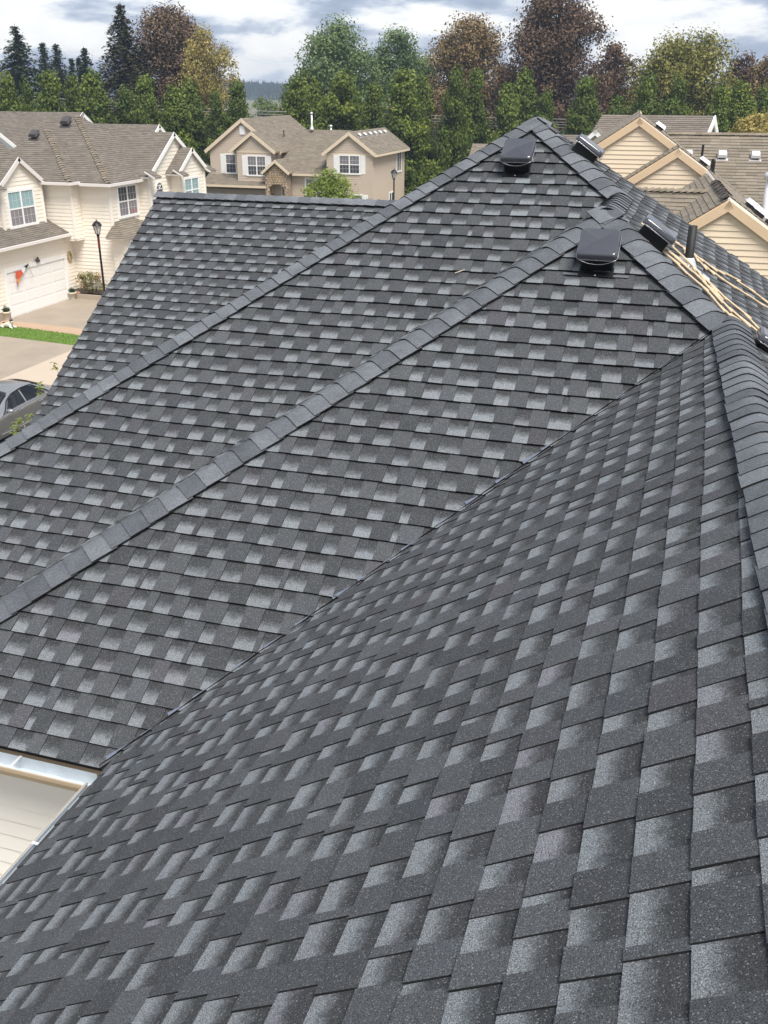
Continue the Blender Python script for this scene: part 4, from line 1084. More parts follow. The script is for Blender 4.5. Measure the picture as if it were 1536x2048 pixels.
# ------------------------------------------------------------------ tan house on the right (own axes, turned 3.5 degrees)
ROT = math.radians(3.5)
th = empty('tan_house', (0, 0, 0), 'tan sided house with three stepped front gables beyond our roof', 'house', rz=ROT)
Mr = Matrix.Rotation(ROT, 4, 'Z')
def X(u, v, z): return Mr @ W(u, v, z)
rN = lambda x, y, z: (Mr.to_3x3() @ Vector((x, y, z)))
zS = lambda u: -0.76 - T * (u - 0.06)
gabs = [(0.06, 30.93, -0.76, 3.4, 9), (1.19, 29.54, -1.52, 2.9, 5.5), (2.04, 22.0, -2.12, 2.8, 7.0)]
for gi, (u, v, z, hw, bk) in enumerate(gabs):
    hr = hw
    n_wall(th, [X(u - hw, v + 0.06, z - 0.18 - T * hw), X(u + hr, v + 0.06, z - 0.18 - T * hr), X(u, v + 0.06, z - 0.18)], rN(0, -1, 0), 'tan_siding', 0.127, single=True)
    n_wall(th, [X(u - hw, v + 0.06, -10), X(u + hr, v + 0.06, -10), X(u + hr, v + 0.06, z - 0.19 - T * hr), X(u - hw, v + 0.06, z - 0.19 - T * hw)], rN(0, -1, 0), 'tan_siding', 0.127)
    a = X(u, v, z)
    n_roof(th, [a, X(u, v + bk, z), X(u - hw - 0.3, v + bk, z - T * (hw + 0.3)), X(u - hw - 0.3, v, z - T * (hw + 0.3))], 'tan_shingle', 110 + gi, side='ochre_trim', edge='shingle_edge' if gi < 3 else 'tan_shingle_edge')
    for sg in (-1, 1):
        board(th, X(u, v - 0.002, z - 0.03), X(u + sg * (hw + 0.3), v - 0.002, z - 0.03 - T * (hw + 0.3)), 0.185, 0.04, rN(0, -1, 0), 'ochre_trim', 'rake_board')
# one long right-hand slope shared by the three gables
n_roof(th, [X(0.06, 30.93, zS(0.06)), X(0.06, 34.54, zS(0.06)), X(3.4, 31.2, zS(3.4)), X(3.4, 30.93, zS(3.4))], 'tan_shingle', 115)
n_roof(th, [X(1.19, 29.54, zS(1.19)), X(1.19, 30.93, zS(1.19)), X(3.4, 30.93, zS(3.4)), X(4.8, 29.80, zS(4.8)), X(4.8, 29.54, zS(4.8))], 'tan_shingle', 116)
n_roof(th, [X(2.04, 22.0, zS(2.04)), X(2.04, 29.54, zS(2.04)), X(4.8, 29.54, zS(4.8)), X(6.5, 28.1, zS(6.5)), X(6.5, 22.0, zS(6.5))], 'tan_shingle', 117)
# cross roof running to the right
n_roof(th, [X(0.85, 33.7, -1.30), X(16, 33.7, -1.30), X(16, 24.6, -1.30 - T * 9.1), X(9.95, 24.6, -1.30 - T * 9.1)], 'tan_shingle', 118)
n_roof(th, [X(0.06, 33.7, -1.30), X(16, 33.7, -1.30), X(16, 38, -4.2), X(0.06, 38, -4.2)], 'tan_shingle', 119)
caps(X(14, 33.7, -1.30), X(0.9, 33.7, -1.30), rN(0, -T, 1), rN(0, T, 1), th, 'tan_cap', 'tan_shingle_edge', 0.2, 0.01, 120, hw=0.16, ln=0.26)
# small low roof between the second and third gable with its row of caps
vc, zc_ = 25.2, -2.27
n_roof(th, [X(-2.0, vc, zc_), X(2.0, vc, zc_), X(2.0, 22.6, zc_ - T * (vc - 22.6)), X(-2.0, 22.6, zc_ - T * (vc - 22.6))], 'tan_shingle', 121)
n_roof(th, [X(-2.0, vc, zc_), X(2.0, vc, zc_), X(2.0, 29.5, zc_ - 2.8), X(-2.0, 29.5, zc_ - 2.8)], 'tan_shingle', 122)
caps(X(1.95, vc, zc_), X(-2.0, vc, zc_), rN(0, -T, 1), rN(0, T, 1), th, 'tan_cap', 'tan_shingle_edge', 0.155, 0.012, 123, hw=0.15, ln=0.19, h0=0.05)
caps(X(2.04, 22.1, -2.11), X(2.04, 26.3, -2.11), rN(-T, 0, 1), rN(T, 0, 1), th, 'dark_cap', 'shingle_edge', 0.15, 0.02, 124, hw=0.14, ln=0.2)
nS = rN(T, 0, 1); nC = rN(0, -T, 1)
for (u, v) in ((0.62, 31.8), (1.9, 30.0), (2.62, 23.6), (2.75, 23.0), (2.95, 22.4)): box_vent(th, X(u, v, zS(u)), nS, 'silver_metal', 1.0)
for u in (1.62, 2.63, 3.6): box_vent(th, X(u, 32.75, -1.30 - T * 0.95), nC, 'silver_metal', 0.85)
for (u, v, r, h, m_) in ((1.95, 31.35, 0.035, 0.50, 'pipe_black'), (2.2, 30.35, 0.035, 0.34, 'pipe_black'), (2.22, 29.95, 0.035, 0.34, 'pipe_black')):
    vpipe(th, X(u, v, max(zS(u), -1.30 - T * (33.7 - v))), r, h, m_)
vpipe(th, X(3.28, 26.0, zS(3.28) - 0.1), 0.085, 0.95, 'silver_metal', True)
# pale house behind it
ph_ = empty('pale_house', Mr @ Vector((0, 48, 0)), 'pale house with brown roof and white gable behind the tan house', 'house', rz=ROT)
n_roof(ph_, [X(-1.55, 47, -1.10), X(3.2, 47, -1.10), X(2.15, 43.2, -3.63), X(-2.9, 43.2, -3.63)], 'taupe_shingle', 130, side='white_trim')
n_roof(ph_, [X(-1.55, 47, -1.10), X(3.2, 47, -1.10), X(4.1, 50.8, -3.63), X(-2.9, 50.8, -3.63)], 'taupe_shingle', 131)
gN = rN(3.8, -1.05, 0).normalized()
n_wall(ph_, [X(2.1, 43.4, -10), X(4.09, 50.6, -10), X(4.09, 50.6, -3.7), X(3.1, 47, -1.35), X(2.1, 43.4, -3.7)], gN, 'pale_siding', 0.127)
for eu, ev in ((2.18, 43.2), (4.25, 50.8)):
    board(ph_, X(3.24, 47, -1.08), X(eu, ev, -3.6), 0.3, 0.05, gN, 'white_trim', 'rake_board')
n_wall(ph_, wq(-2.7, 43.4, 3.1, 43.4, -10, -3.7) if False else [X(-2.7, 43.4, -10), X(2.1, 43.4, -10), X(2.1, 43.4, -3.7), X(-2.7, 43.4, -3.7)], rN(0, -1, 0), 'pale_siding', 0.127)
# its little dormer gable
da = X(-1.62, 42.4, -1.55)
n_wall(ph_, [X(-2.35, 42.7, -3.5), X(-0.9, 42.7, -3.5), X(-0.9, 42.7, -2.35), X(-1.62, 42.7, -1.72), X(-2.35, 42.7, -2.35)], rN(0, -1, 0), 'pale_siding', 0.127)
for sg in (-1, 1):
    n_roof(ph_, [da, da + rN(0, 3, 0), da + rN(sg * 0.95, 3, -0.82), da + rN(sg * 0.95, 0, -0.82)], 'taupe_shingle', 133 + sg, side='white_trim')
    board(ph_, da, da + rN(sg * 0.95, 0, -0.82), 0.16, 0.05, rN(0, -1, 0), 'white_trim', 'rake_board')
n_roof(ph_, [X(-6.5, 52, -2.16), X(-1.5, 52, -2.16), X(-1.5, 49, -4.2), X(-6.5, 49, -4.2)], 'taupe_shingle', 136, side='beige_trim')
n_wall(ph_, [X(-6.3, 49.2, -10), X(-1.5, 49.2, -10), X(-1.5, 49.2, -4.2), X(-6.3, 49.2, -4.2)], rN(0, -1, 0), 'pale_siding', 0.127)
# far low house whose roof corner shows left of the highest peak
fh = empty('low_house', (-14, 77, 0), 'low house whose tan roof corner shows beside our highest peak', 'house')
n_roof(fh, [W(-16.9, 77, -3.96), W(-10.0, 77, -3.96), W(-10.0, 73.5, -6.3), W(-16.9, 73.5, -6.3)], 'tan_shingle', 140)
n_roof(fh, [W(-16.9, 77, -3.96), W(-10.0, 77, -3.96), W(-10.0, 80.5, -6.3), W(-16.9, 80.5, -6.3)], 'tan_shingle', 141)
n_wall(fh, wq(-16.6, 73.8, -10.3, 73.8, -10, -6.2), pV, 'taupe_siding', 0.165)
n_wall(fh, [W(-16.6, 73.8, -10), W(-16.6, 80.2, -10), W(-16.6, 80.2, -6.3), W(-16.6, 77, -4.1), W(-16.6, 73.8, -6.3)], (-1, 0, 0), 'taupe_siding', 0.165)

# ------------------------------------------------------------------ driveway, lawn, walk
sheet('driveway', [(ug, 36.0), (-27.0, 36.0), (-24.1, 36.0), (-24.1, 43.5), (ug, 43.5)], 'concrete_drive', 0.008)
sheet('driveway_edge_band', [(-31.0, 35.75), (-24.1, 35.25), (-24.1, 36.35), (-31.0, 36.9)], 'brick_band', 0.012)
sheet('driveway', [(-33.0, 20.0), (-23.85, 20.0), (-23.85, 33.9), (-33.0, 34.7)], 'concrete_drive', 0.008)
sheet('pavement', [(-23.85, -20), (-19.9, -20), (-19.9, 46), (-23.85, 46)], 'concrete_walk', 0.012)
lawn_poly = [(-31.5, 34.55), (-24.0, 33.75), (-24.0, 35.20), (-28.7, 35.85), (-31.5, 35.8)]
sheet('lawn', lawn_poly, 'lawn', 0.016)
gb = MB(); rg = random.Random(9)
for i in range(5200):
    x = rg.uniform(-30.2, -24.05); y0 = 34.55 - (x + 31.5) * 0.107; y1 = 35.83 if x < -28.7 else 35.85 - (x + 28.7) * 0.138
    y = rg.uniform(y0 - 0.02, y1 + 0.04); a = rg.uniform(0, 6.28); h = rg.uniform(0.04, 0.09)
    dx, dy = 0.012 * math.cos(a), 0.012 * math.sin(a); lx, ly = rg.uniform(-0.03, 0.03), rg.uniform(-0.03, 0.03)
    gb.poly([(x - dx, y - dy, 0.014), (x + dx, y + dy, 0.014), (x + lx, y + ly, h)])
tag(gb.build('grass', 'grass_blade'), 'bright green lawn strip beside the driveway', 'grass', kind='stuff')

# ------------------------------------------------------------------ foliage builders
def leaf_quad(mb, p, n, size, tint, rnd):
    n = n.normalized(); a = n.cross(Vector((rnd.uniform(-1, 1), rnd.uniform(-1, 1), rnd.uniform(-1, 1))))
    if a.length < 0.05: a = n.cross(Vector((1, 0.3, 0.2)))
    a.normalize(); c = n.cross(a); w_ = size * rnd.uniform(0.45, 0.7)
    mb.poly([p - a * size * 0.5, p + c * w_ * 0.5 + n * size * 0.08, p + a * size * 0.5, p - c * w_ * 0.5 + n * size * 0.08], 0, None, tint)
def crown_cloud(rnd, centres, per, spread, size, flat=0.8):
    mb = MB()
    for (c, rad, tone) in centres:
        c = Vector(c)
        for i in range(per):
            d = Vector((rnd.gauss(0, 1), rnd.gauss(0, 1), rnd.gauss(0, 1) * flat))
            d = d.normalized() * rad * (rnd.random() ** 0.6) * spread
            nrm = d.normalized() * 0.7 + Vector((rnd.uniform(-1, 1), rnd.uniform(-1, 1), rnd.uniform(-0.2, 1.0))) * 0.7
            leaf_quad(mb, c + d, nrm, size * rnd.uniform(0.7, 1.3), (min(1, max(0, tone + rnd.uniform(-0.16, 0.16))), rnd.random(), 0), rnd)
    return mb
def limbs(rnd, base_r, h, tips, m, lean=0.0):
    mb = MB(); top = Vector((lean, 0, h))
    n = 6; tr = [Vector((lean * (i / n) ** 2 + rnd.uniform(-0.05, 0.05) * h * 0.1, rnd.uniform(-0.05, 0.05) * h * 0.1, h * i / n)) for i in range(n + 1)]
    mb.tube(tr, [base_r * (1 - 0.85 * i / n) for i in range(n + 1)], 8)
    for t_ in tips:
        t_ = Vector(t_); zb = max(0.12 * h, min(t_.z * 0.75, h * 0.85) - rnd.uniform(0.05, 0.2) * h * 0.4); k = min(n - 1, int(zb / h * n)); f = zb / h * n - k
        b0 = tr[k].lerp(tr[k + 1], f); mid = b0.lerp(t_, 0.5) + Vector((0, 0, 0.06 * h))
        r0 = base_r * (1 - 0.85 * zb / h) * 0.45
        mb.tube([b0, mid, t_], [r0, r0 * 0.6, r0 * 0.2], 5)
    return mb
def make_tree(kind, h, w, seed, leaf, size, nclus, per, bark_='bark', gap=0.0, low=0.12):
    """meshes for one tree: crown (leaves) and trunk (trunk and limbs)"""
    rnd = random.Random(seed); cs = []; tips = []
    r = w / 2
    for i in range(nclus):
        for _ in range(40):
            z = rnd.random(); a = rnd.uniform(0, 2 * math.pi)
            if kind == 'column': prof = min(1.0, 0.62 + 1.6 * z) * (1 - 0.86 * z ** 2.0)
            elif kind == 'dome': prof = math.sqrt(max(0, 1 - (1.75 * z - 0.72) ** 2)) if z > 0.0 else 0
            elif kind == 'cone': prof = 1.05 - z
            else: prof = 1
            if rnd.random() < prof + 0.1: break
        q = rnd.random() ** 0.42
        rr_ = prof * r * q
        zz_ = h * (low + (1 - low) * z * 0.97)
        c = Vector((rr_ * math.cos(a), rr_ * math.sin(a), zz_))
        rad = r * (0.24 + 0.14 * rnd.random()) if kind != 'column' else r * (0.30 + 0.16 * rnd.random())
        cs.append((c, rad, 0.12 + 0.62 * q * rnd.random() + 0.24 * z))  # tone rises outward and upward: lit tops and shaded insides put into leaf colour
        if i % 3 == 0: tips.append(c)
    if kind == 'dome':
        for i in range(int(nclus * 0.4)):
            z = rnd.uniform(0.05, 0.85); prof = math.sqrt(max(0.05, 1 - (1.75 * z - 0.72) ** 2)); a = rnd.uniform(0, 6.283); rr_ = prof * r * rnd.random() * 0.6
            cs.append((Vector((rr_ * math.cos(a), rr_ * math.sin(a), h * (low + (1 - low) * z * 0.97))), r * 0.32, 0.1 + 0.3 * rnd.random()))  # inner clusters toned darker, crown shade put into the leaf colour
    crown = crown_cloud(rnd, cs, per, 1.0, size)
    tr = limbs(rnd, max(0.1, h * 0.018), h * 0.92, tips, bark_)
    return crown.mesh('crown', [leaf], True), tr.mesh('trunk', [bark_])
def conifer(h, w, seed, leaf, droop=0.25, dens=1.0):
    rnd = random.Random(seed); mb = MB(); tr = MB()
    tr.tube([(0, 0, 0), (0.05, 0, h * 0.5), (0, 0, h)], [h * 0.02, h * 0.012, 0.02], 7)
    z = h * 0.35
    while z < h * 0.985:
        f = 1 - z / h
        R_ = w / 2 * (f ** 0.9) * rnd.uniform(0.7, 1.12) + 0.05
        nb = max(4, int(9 * f + 4))
        for k in range(nb):
            a = rnd.uniform(0, 6.283); L = R_ * rnd.uniform(0.65, 1.1)
            d = Vector((math.cos(a), math.sin(a), 0)); ns = max(3, int(L * 5 * dens))
            tr.tube([(0, 0, z), d * L * 0.6 + Vector((0, 0, z - droop * L * 0.35)), d * L + Vector((0, 0, z - droop * L))], [0.04 * f + 0.012, 0.025 * f + 0.008, 0.005], 4, cap=False)
            tone = rnd.random()
            for j in range(ns):
                t = (j + rnd.random()) / ns; p = d * (L * t) + Vector((0, 0, z - droop * L * t * t + 0.04))
                for s_ in range(3):
                    q = p + Vector((rnd.gauss(0, 0.16), rnd.gauss(0, 0.16), rnd.gauss(0, 0.07) - 0.05))
                    leaf_quad(mb, q, Vector((rnd.uniform(-0.6, 0.6), rnd.uniform(-0.6, 0.6), 1)), rnd.uniform(0.28, 0.5), (min(1, max(0, tone * 0.6 + 0.4 * rnd.random())), rnd.random(), 0), rnd)
        z += 0.30 * (0.55 + 0.6 * f) * (1.0 if dens >= 1 else 1.2)
    return mb.mesh('crown', [leaf], True), tr.mesh('trunk', ['bark'])
def put_tree(name, loc, meshes, label, cat='tree', group=None, s=(1, 1, 1), rz=0.0):
    o = empty(name, loc, label, cat, group)
    for me, nm in zip(meshes, ('crown', 'trunk')):
        c = bpy.data.objects.new(nm, me); link(c, o, False); c.scale = s; c.rotation_euler = (0, 0, rz)
    return o
# row of narrow green street trees
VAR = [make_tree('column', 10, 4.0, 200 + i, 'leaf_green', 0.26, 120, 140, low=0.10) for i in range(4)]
TR = [(-55.8, 73.1, 10.8, 3.5), (-55.8, 75.7, 10.8, 2.6), (-52.0, 73.5, 11.2, 3.9), (-53.3, 78.7, 10.9, 2.6), (-49.0, 75.5, 11.0, 4.1), (-47.2, 77.8, 10.3, 3.8), (-47.4, 81.2, 10.9, 3.5), (-43.4, 78.8, 10.1, 3.6), (-43.6, 82.1, 10.4, 3.9), (-40.2, 80.5, 10.1, 2.6), (-39.5, 83.1, 10.5, 3.3), (-34.8, 85.2, 10.9, 3.7), (-34.7, 89.5, 10.4, 3.2), (-30.0, 83.8, 11.6, 4.9), (-29.4, 90.3, 10.4, 3.6), (-25.4, 86.4, 11.5, 4.5), (-24.8, 90.7, 11.0, 3.1), (-21.1, 88.5, 12.0, 3.2), (-20.0, 90.8, 11.6, 3.1), (-16.4, 88.5, 10.4, 3.4), (-15.6, 91.7, 11.3, 4.0), (-14.1, 95.0, 10.2, 2.7), (-9.9, 89.5, 10.9, 4.0), (-7.6, 94.7, 9.4, 3.1), (-4.9, 89.9, 11.0, 3.8), (-2.7, 92.0, 11.3, 3.4), (0.8, 90.0, 10.3, 3.3), (2.5, 92.0, 10.6, 4.2), (4.5, 94.9, 10.1, 3.0)]
ORD = ['first', 'second', 'third', 'fourth', 'fifth', 'sixth', 'seventh', 'eighth', 'ninth', 'tenth', 'eleventh']
rt = random.Random(77)
for i, (x, y, h, w_) in enumerate(TR):
    if i < 11: lab = 'narrow green tree in the row behind the cream house, %s from the left' % ORD[i]
    elif i < 19: lab = 'narrow green tree in the row behind the taupe house, %s from the left' % ORD[i - 11]
    else: lab = 'narrow green tree in the row right of our highest peak, %s from the left' % ORD[i - 19]
    sx = w_ / 4.0 * 0.98
    put_tree('street_tree', (x, y, 0), VAR[i % 4], lab, 'tree', 'narrow green trees along the power line', (sx, sx, h / 10.0), rt.uniform(0, 6.28))
BIG = [
 ('conifer_tree', -74.4, 100.5, conifer(16.3, 19.0, 301, 'leaf_conifer', 0.25, 1.3), 'large dark conifer at the left edge of the skyline'),
 ('conifer_tree', -80.9, 114.3, conifer(15.1, 11.0, 302, 'leaf_conifer', 0.3), 'slim dark conifer next to the large conifer'),
 ('conifer_tree', -76.7, 111.1, conifer(14.8, 13.0, 303, 'leaf_conifer', 0.3), 'pointed dark conifer in the middle of the conifer group'),
 ('conifer_tree', -78.2, 116.1, conifer(13.3, 6.5, 304, 'leaf_conifer', 0.3), 'thin small conifer left of the last conifer'),
 ('conifer_tree', -76.3, 115.0, conifer(13.4, 7.5, 305, 'leaf_conifer', 0.3), 'small conifer at the right end of the conifer group'),
 ('conifer_tree', -69.5, 106.0, conifer(14.2, 12.0, 319, 'leaf_conifer', 0.3, 1.1), 'broad dark conifer right beside the large conifer'),
 ('cedar_tree', -58.0, 95.8, conifer(17.8, 22.0, 306, 'leaf_cedar', 0.6, 1.3), 'tall dark cedar with drooping pointed branches'),
 ('brown_tree', -55.0, 99.7, make_tree('dome', 17.9, 8.6, 307, 'leaf_brown', 0.29, 178, 152, low=0.2), 'tall brown leaved tree beside the cedar'),
 ('brown_tree', -53.2, 101.0, make_tree('dome', 16.4, 6.4, 327, 'leaf_brown', 0.29, 105, 152, low=0.2), 'brown leaved tree between the cedar and the yellow tree'),
 ('yellow_tree', -48.7, 96.4, make_tree('dome', 15.8, 6.4, 308, 'leaf_yellow', 0.23, 99, 96, 'pale_bark', low=0.2), 'thin yellow leaved tree with sky showing through'),
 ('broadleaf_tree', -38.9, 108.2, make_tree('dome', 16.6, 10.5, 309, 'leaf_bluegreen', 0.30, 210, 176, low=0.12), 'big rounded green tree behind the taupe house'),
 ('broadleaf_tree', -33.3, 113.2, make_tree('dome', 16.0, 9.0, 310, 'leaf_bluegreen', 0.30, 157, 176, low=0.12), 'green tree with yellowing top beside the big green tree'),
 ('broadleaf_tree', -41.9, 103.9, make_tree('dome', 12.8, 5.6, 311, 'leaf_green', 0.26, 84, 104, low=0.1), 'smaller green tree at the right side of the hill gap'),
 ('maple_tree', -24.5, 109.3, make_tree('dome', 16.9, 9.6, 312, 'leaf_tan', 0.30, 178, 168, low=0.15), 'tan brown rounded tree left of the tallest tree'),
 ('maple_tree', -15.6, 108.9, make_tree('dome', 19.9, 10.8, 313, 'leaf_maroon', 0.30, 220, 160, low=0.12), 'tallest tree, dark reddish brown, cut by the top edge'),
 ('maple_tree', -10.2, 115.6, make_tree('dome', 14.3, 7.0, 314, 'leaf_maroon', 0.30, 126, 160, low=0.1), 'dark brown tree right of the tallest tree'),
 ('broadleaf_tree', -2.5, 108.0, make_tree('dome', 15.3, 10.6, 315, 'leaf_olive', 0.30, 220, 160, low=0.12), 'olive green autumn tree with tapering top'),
 ('maple_tree', 3.3, 112.0, make_tree('dome', 14.2, 5.8, 316, 'leaf_maroon', 0.29, 99, 144, low=0.1), 'dark brown tree near the right edge of the skyline'),
 ('maple_tree', 5.6, 107.9, make_tree('dome', 13.2, 5.4, 317, 'leaf_tan', 0.29, 99, 144, low=0.1), 'tan tree at the right edge of the skyline'),
 ('yellow_tree', 3.3, 69.9, make_tree('dome', 8.9, 3.9, 318, 'leaf_yellow', 0.26, 80, 60, low=0.3), 'golden yellow tree at the right edge above the tan roof'),
]
for nm, x, y, me, lab in BIG: put_tree(nm, (x, y, 0), me, lab, 'tree')
# low dark understory closing the view under the tree row
ub = MB(); ru = random.Random(41)
for i in range(9000):
    x = ru.uniform(-72, 10); y = 99 + ru.uniform(-3, 3) - 0.28 * abs(x + 20) * (1 if x < -20 else 0.1); z = ru.uniform(0.2, 6.6) * (0.75 + 0.25 * math.sin(x * 0.9))
    if -46.5 < x < -38.0 and z > 4.2: continue
    leaf_quad(ub, Vector((x, y, z)), Vector((ru.uniform(-1, 1), -0.6, ru.uniform(0, 1))), ru.uniform(0.4, 0.8), (ru.random(), ru.random(), 0), ru)
tag(ub.build('undergrowth', 'leaf_dark', attrs=True), 'dark undergrowth behind the row of narrow trees', 'undergrowth', kind='stuff')
# small tree and bushes in front of the taupe house
put_tree('ornamental_tree', (-23.9, 64.0, 0), make_tree('dome', 4.75, 3.7, 330, 'leaf_lime', 0.20, 90, 60, low=0.25), 'small bright green tree in front of the taupe house')
for k, (x, y, h, w_, lab) in enumerate(((-21.0, 79.5, 4.6, 3.4, 'round green bush behind the taupe house corner'), (-18.6, 81.5, 3.6, 2.6, 'low green bush beside the hip of our roof'))):
    put_tree('garden_bush', (x, y, 0), make_tree('dome', h, w_, 340 + k, 'leaf_green', 0.24, 70, 55, low=0.05), lab, 'bush')
# ornamental planting at the garage corner
shr = MB(); rs2 = random.Random(21); cs = [(Vector((-29.0 + rs2.uniform(-0.75, 0.75), 42.55 + rs2.uniform(-0.12, 0.15), 0.45 + rs2.uniform(0, 0.75))), 0.22, rs2.random()) for _ in range(26)]
crown_cloud(rs2, [(c, r_, t_) for c, r_, t_ in cs], 26, 1.0, 0.10)
cm = crown_cloud(rs2, cs, 30, 1.0, 0.10)
st = MB()
for c, r_, t_ in cs: st.tube([(-29.0 + (c.x + 29.0) * 0.3, 42.6, 0.15), c], [0.012, 0.004], 4)
o = empty('shrub', (-29.0, 42.6, 0), 'reddish green shrub in the wooden planter by the garage', 'shrub')
cm.build('crown', 'leaf_shrub', o, attrs=True); st.build('stem', 'bark', o)
pl = empty('planter', (-29.1, 42.5, 0), 'low wooden planter bed at the garage corner', 'planter')
q = MB(); q.box((-29.1, 42.22, 0.12), 1.9, 0.1, 0.24); q.build('planter_side', 'planter_wood', pl)
q = MB(); q.box((-28.2, 42.55, 0.12), 0.1, 0.56, 0.24); q.build('planter_side', 'planter_wood', pl)
q = MB(); q.box((-30.0, 42.55, 0.12), 0.1, 0.56, 0.24); q.build('planter_side', 'planter_wood', pl)
q = MB(); q.box((-29.1, 42.55, 0.10), 1.7, 0.56, 0.16); q.build('soil', 'soil', pl)
q = MB(); q.box((-29.72, 42.30, 0.29), 0.22, 0.11, 0.08); tag(q.build('brick', 'brick_red'), 'red brick lying on the corner of the wooden planter', 'brick')
def pot(x, y, lab, s=1.0):
    e_ = empty('flower_pot', (x, y, 0.008), lab, 'flower pot')
    m1 = MB(); m1.lathe((x, y, 0.008), [(0.13 * s, 0), (0.20 * s, 0.30 * s), (0.23 * s, 0.31 * s), (0.23 * s, 0.38 * s), (0.19 * s, 0.38 * s), (0.18 * s, 0.30 * s)], 16); m1.build('pot', 'stone_pot', e_)
    r_ = random.Random(int(x * 10)); c = crown_cloud(r_, [((x, y, 0.46 * s), 0.19 * s, 0.5)], 420, 1.0, 0.06); c.build('plant', 'leaf_dark', e_, attrs=True)
pot(-29.85, 42.0, 'pale pot with round dark shrub beside the planter', 0.95)
pot(-30.0, 36.95, 'pale pot with round dark shrub left of the garage door', 1.05)

# ------------------------------------------------------------------ lying dog statue on the lawn edge
dg = empty('dog_statue', (-28.9, 35.6, 0.016), 'black and white lying dog statue on the lawn corner', 'statue')
def ell(mb, c, rx, ry, rz, mi, n=10, m=14):
    c = Vector(c); rows = []
    for i in range(n + 1):
        a = -math.pi / 2 + math.pi * i / n
        rows.append([c + Vector((rx * math.cos(a) * math.cos(2 * math.pi * j / m), ry * math.cos(a) * math.sin(2 * math.pi * j / m), rz * math.sin(a))) for j in range(m)])
    mb.grid(rows, mi, True, True)
def skin_body(name, verts, edges, rad, m, parent):
    me = bpy.data.meshes.new(name); me.from_pydata(verts, edges, []); me.materials.append(MATS[m])
    o = bpy.data.objects.new(name, me); link(o, parent, False)
    md = o.modifiers.new('s', 'SKIN'); ss = o.modifiers.new('d', 'SUBSURF'); ss.levels = ss.render_levels = 2
    for i, r_ in enumerate(rad): me.skin_vertices[0].data[i].radius = r_ if isinstance(r_, tuple) else (r_, r_)
    me.skin_vertices[0].data[0].use_root = True
    for p in me.polygons: p.use_smooth = True
    return o
skin_body('body', [(0, 0, .13), (-.16, 0, .13), (-.32, 0, .12), (.16, 0, .17), (.24, 0, .27), (.30, -.02, .33), (.39, -.04, .31),
                   (.26, -.11, .06), (.42, -.12, .035), (.26, .10, .06), (.42, .11, .035), (-.30, -.14, .07), (-.14, -.17, .035), (-.30, .13, .07), (-.14, .16, .035), (-.45, .03, .07), (-.55, .12, .03)],
          [(0, 1), (1, 2), (0, 3), (3, 4), (4, 5), (5, 6), (3, 7), (7, 8), (3, 9), (9, 10), (2, 11), (11, 12), (2, 13), (13, 14), (2, 15), (15, 16)],
          [.11, .115, .11, .10, .075, .075, .035, .05, .035, .05, .035, .07, .04, .07, .04, .04, .025], 'statue_white', dg)
pm_ = MB(); ell(pm_, (.285, -.02, .365), .075, .075, .05, 0); ell(pm_, (.06, 0, .215), .14, .10, .05, 0); ell(pm_, (-.22, 0, .205), .11, .09, .04, 0)
pm_.tube([(.27, -.08, .38), (.26, -.10, .45)], [.03, .006], 8); pm_.tube([(.27, .04, .38), (.26, .06, .45)], [.03, .006], 8); ell(pm_, (.425, -.045, .315), .018, .018, .015, 0)
pm_.build('dark_patches', 'statue_black', dg, world=False)
dg.rotation_euler = (0, 0, math.radians(-10)); dg.scale = (0.95, 0.95, 0.95)

# ------------------------------------------------------------------ windsock kite, wreath and ornament over the garage door
fl = empty('windsock', (ug + 0.1, 38.6, 2.1), 'colourful fish windsock hanging above the garage door', 'windsock')
def cloth(name, pts, m, parent):
    mb = MB(); P = [W(ug + 0.10 + o_, v, z) for v, z, o_ in pts]; Q_ = [p + Vector((0.012, 0, 0)) for p in P]
    mb.poly(P); mb.poly(Q_[::-1])
    for i in range(len(P)): j = (i + 1) % len(P); mb.poly([P[i], Q_[i], Q_[j], P[j]])
    mb.build(name, m, parent)
cloth('tail', [(37.95, -7.98, .02), (38.35, -7.92, .05), (38.45, -8.10, .07), (38.05, -8.38, .05)], 'flag_red', fl)
cloth('tail', [(37.95, -8.30, .06), (38.18, -8.30, .06), (37.98, -8.60, .04)], 'flag_orange', fl)
cloth('tail', [(37.90, -8.40, .05), (37.97, -8.40, .05), (37.92, -8.66, .04)], 'flag_blue', fl)
cloth('body', [(38.38, -7.92, .04), (38.72, -7.82, .02), (38.66, -7.98, .04), (38.45, -8.10, .06)], 'flag_white', fl)
cloth('head', [(38.62, -7.80, .05), (38.98, -7.74, .03), (38.80, -7.92, .05)], 'flag_black', fl)
q = MB(); q.tube([W(ug + 0.12, 38.98, -7.72), W(ug + 0.2, 39.12, -8.42)], 0.014, 6); q.build('stick', 'stick_wood', fl)
q = MB()
for i in range(14): a = 2 * math.pi * i / 14; ell(q, W(ug + 0.06, 42.42 + 0.13 * math.cos(a), -7.95 + 0.22 * math.sin(a)), 0.04, 0.06, 0.06, 0, 5, 7)
tag(q.build('wreath', 'wreath_gold'), 'dried golden wreath on the wall right of the garage door', 'wreath')
q = MB(); ell(q, W(ug + 0.12, 39.75, -7.72), 0.06, 0.16, 0.08, 0, 6, 10); ell(q, W(ug + 0.12, 39.75, -7.60), 0.05, 0.06, 0.07, 0, 6, 8); ell(q, W(ug + 0.12, 39.62, -7.66), 0.04, 0.07, 0.05, 0, 6, 8)
tag(q.build('owl_ornament', 'dark_metal'), 'small dark ornament on the garage door trim', 'ornament')

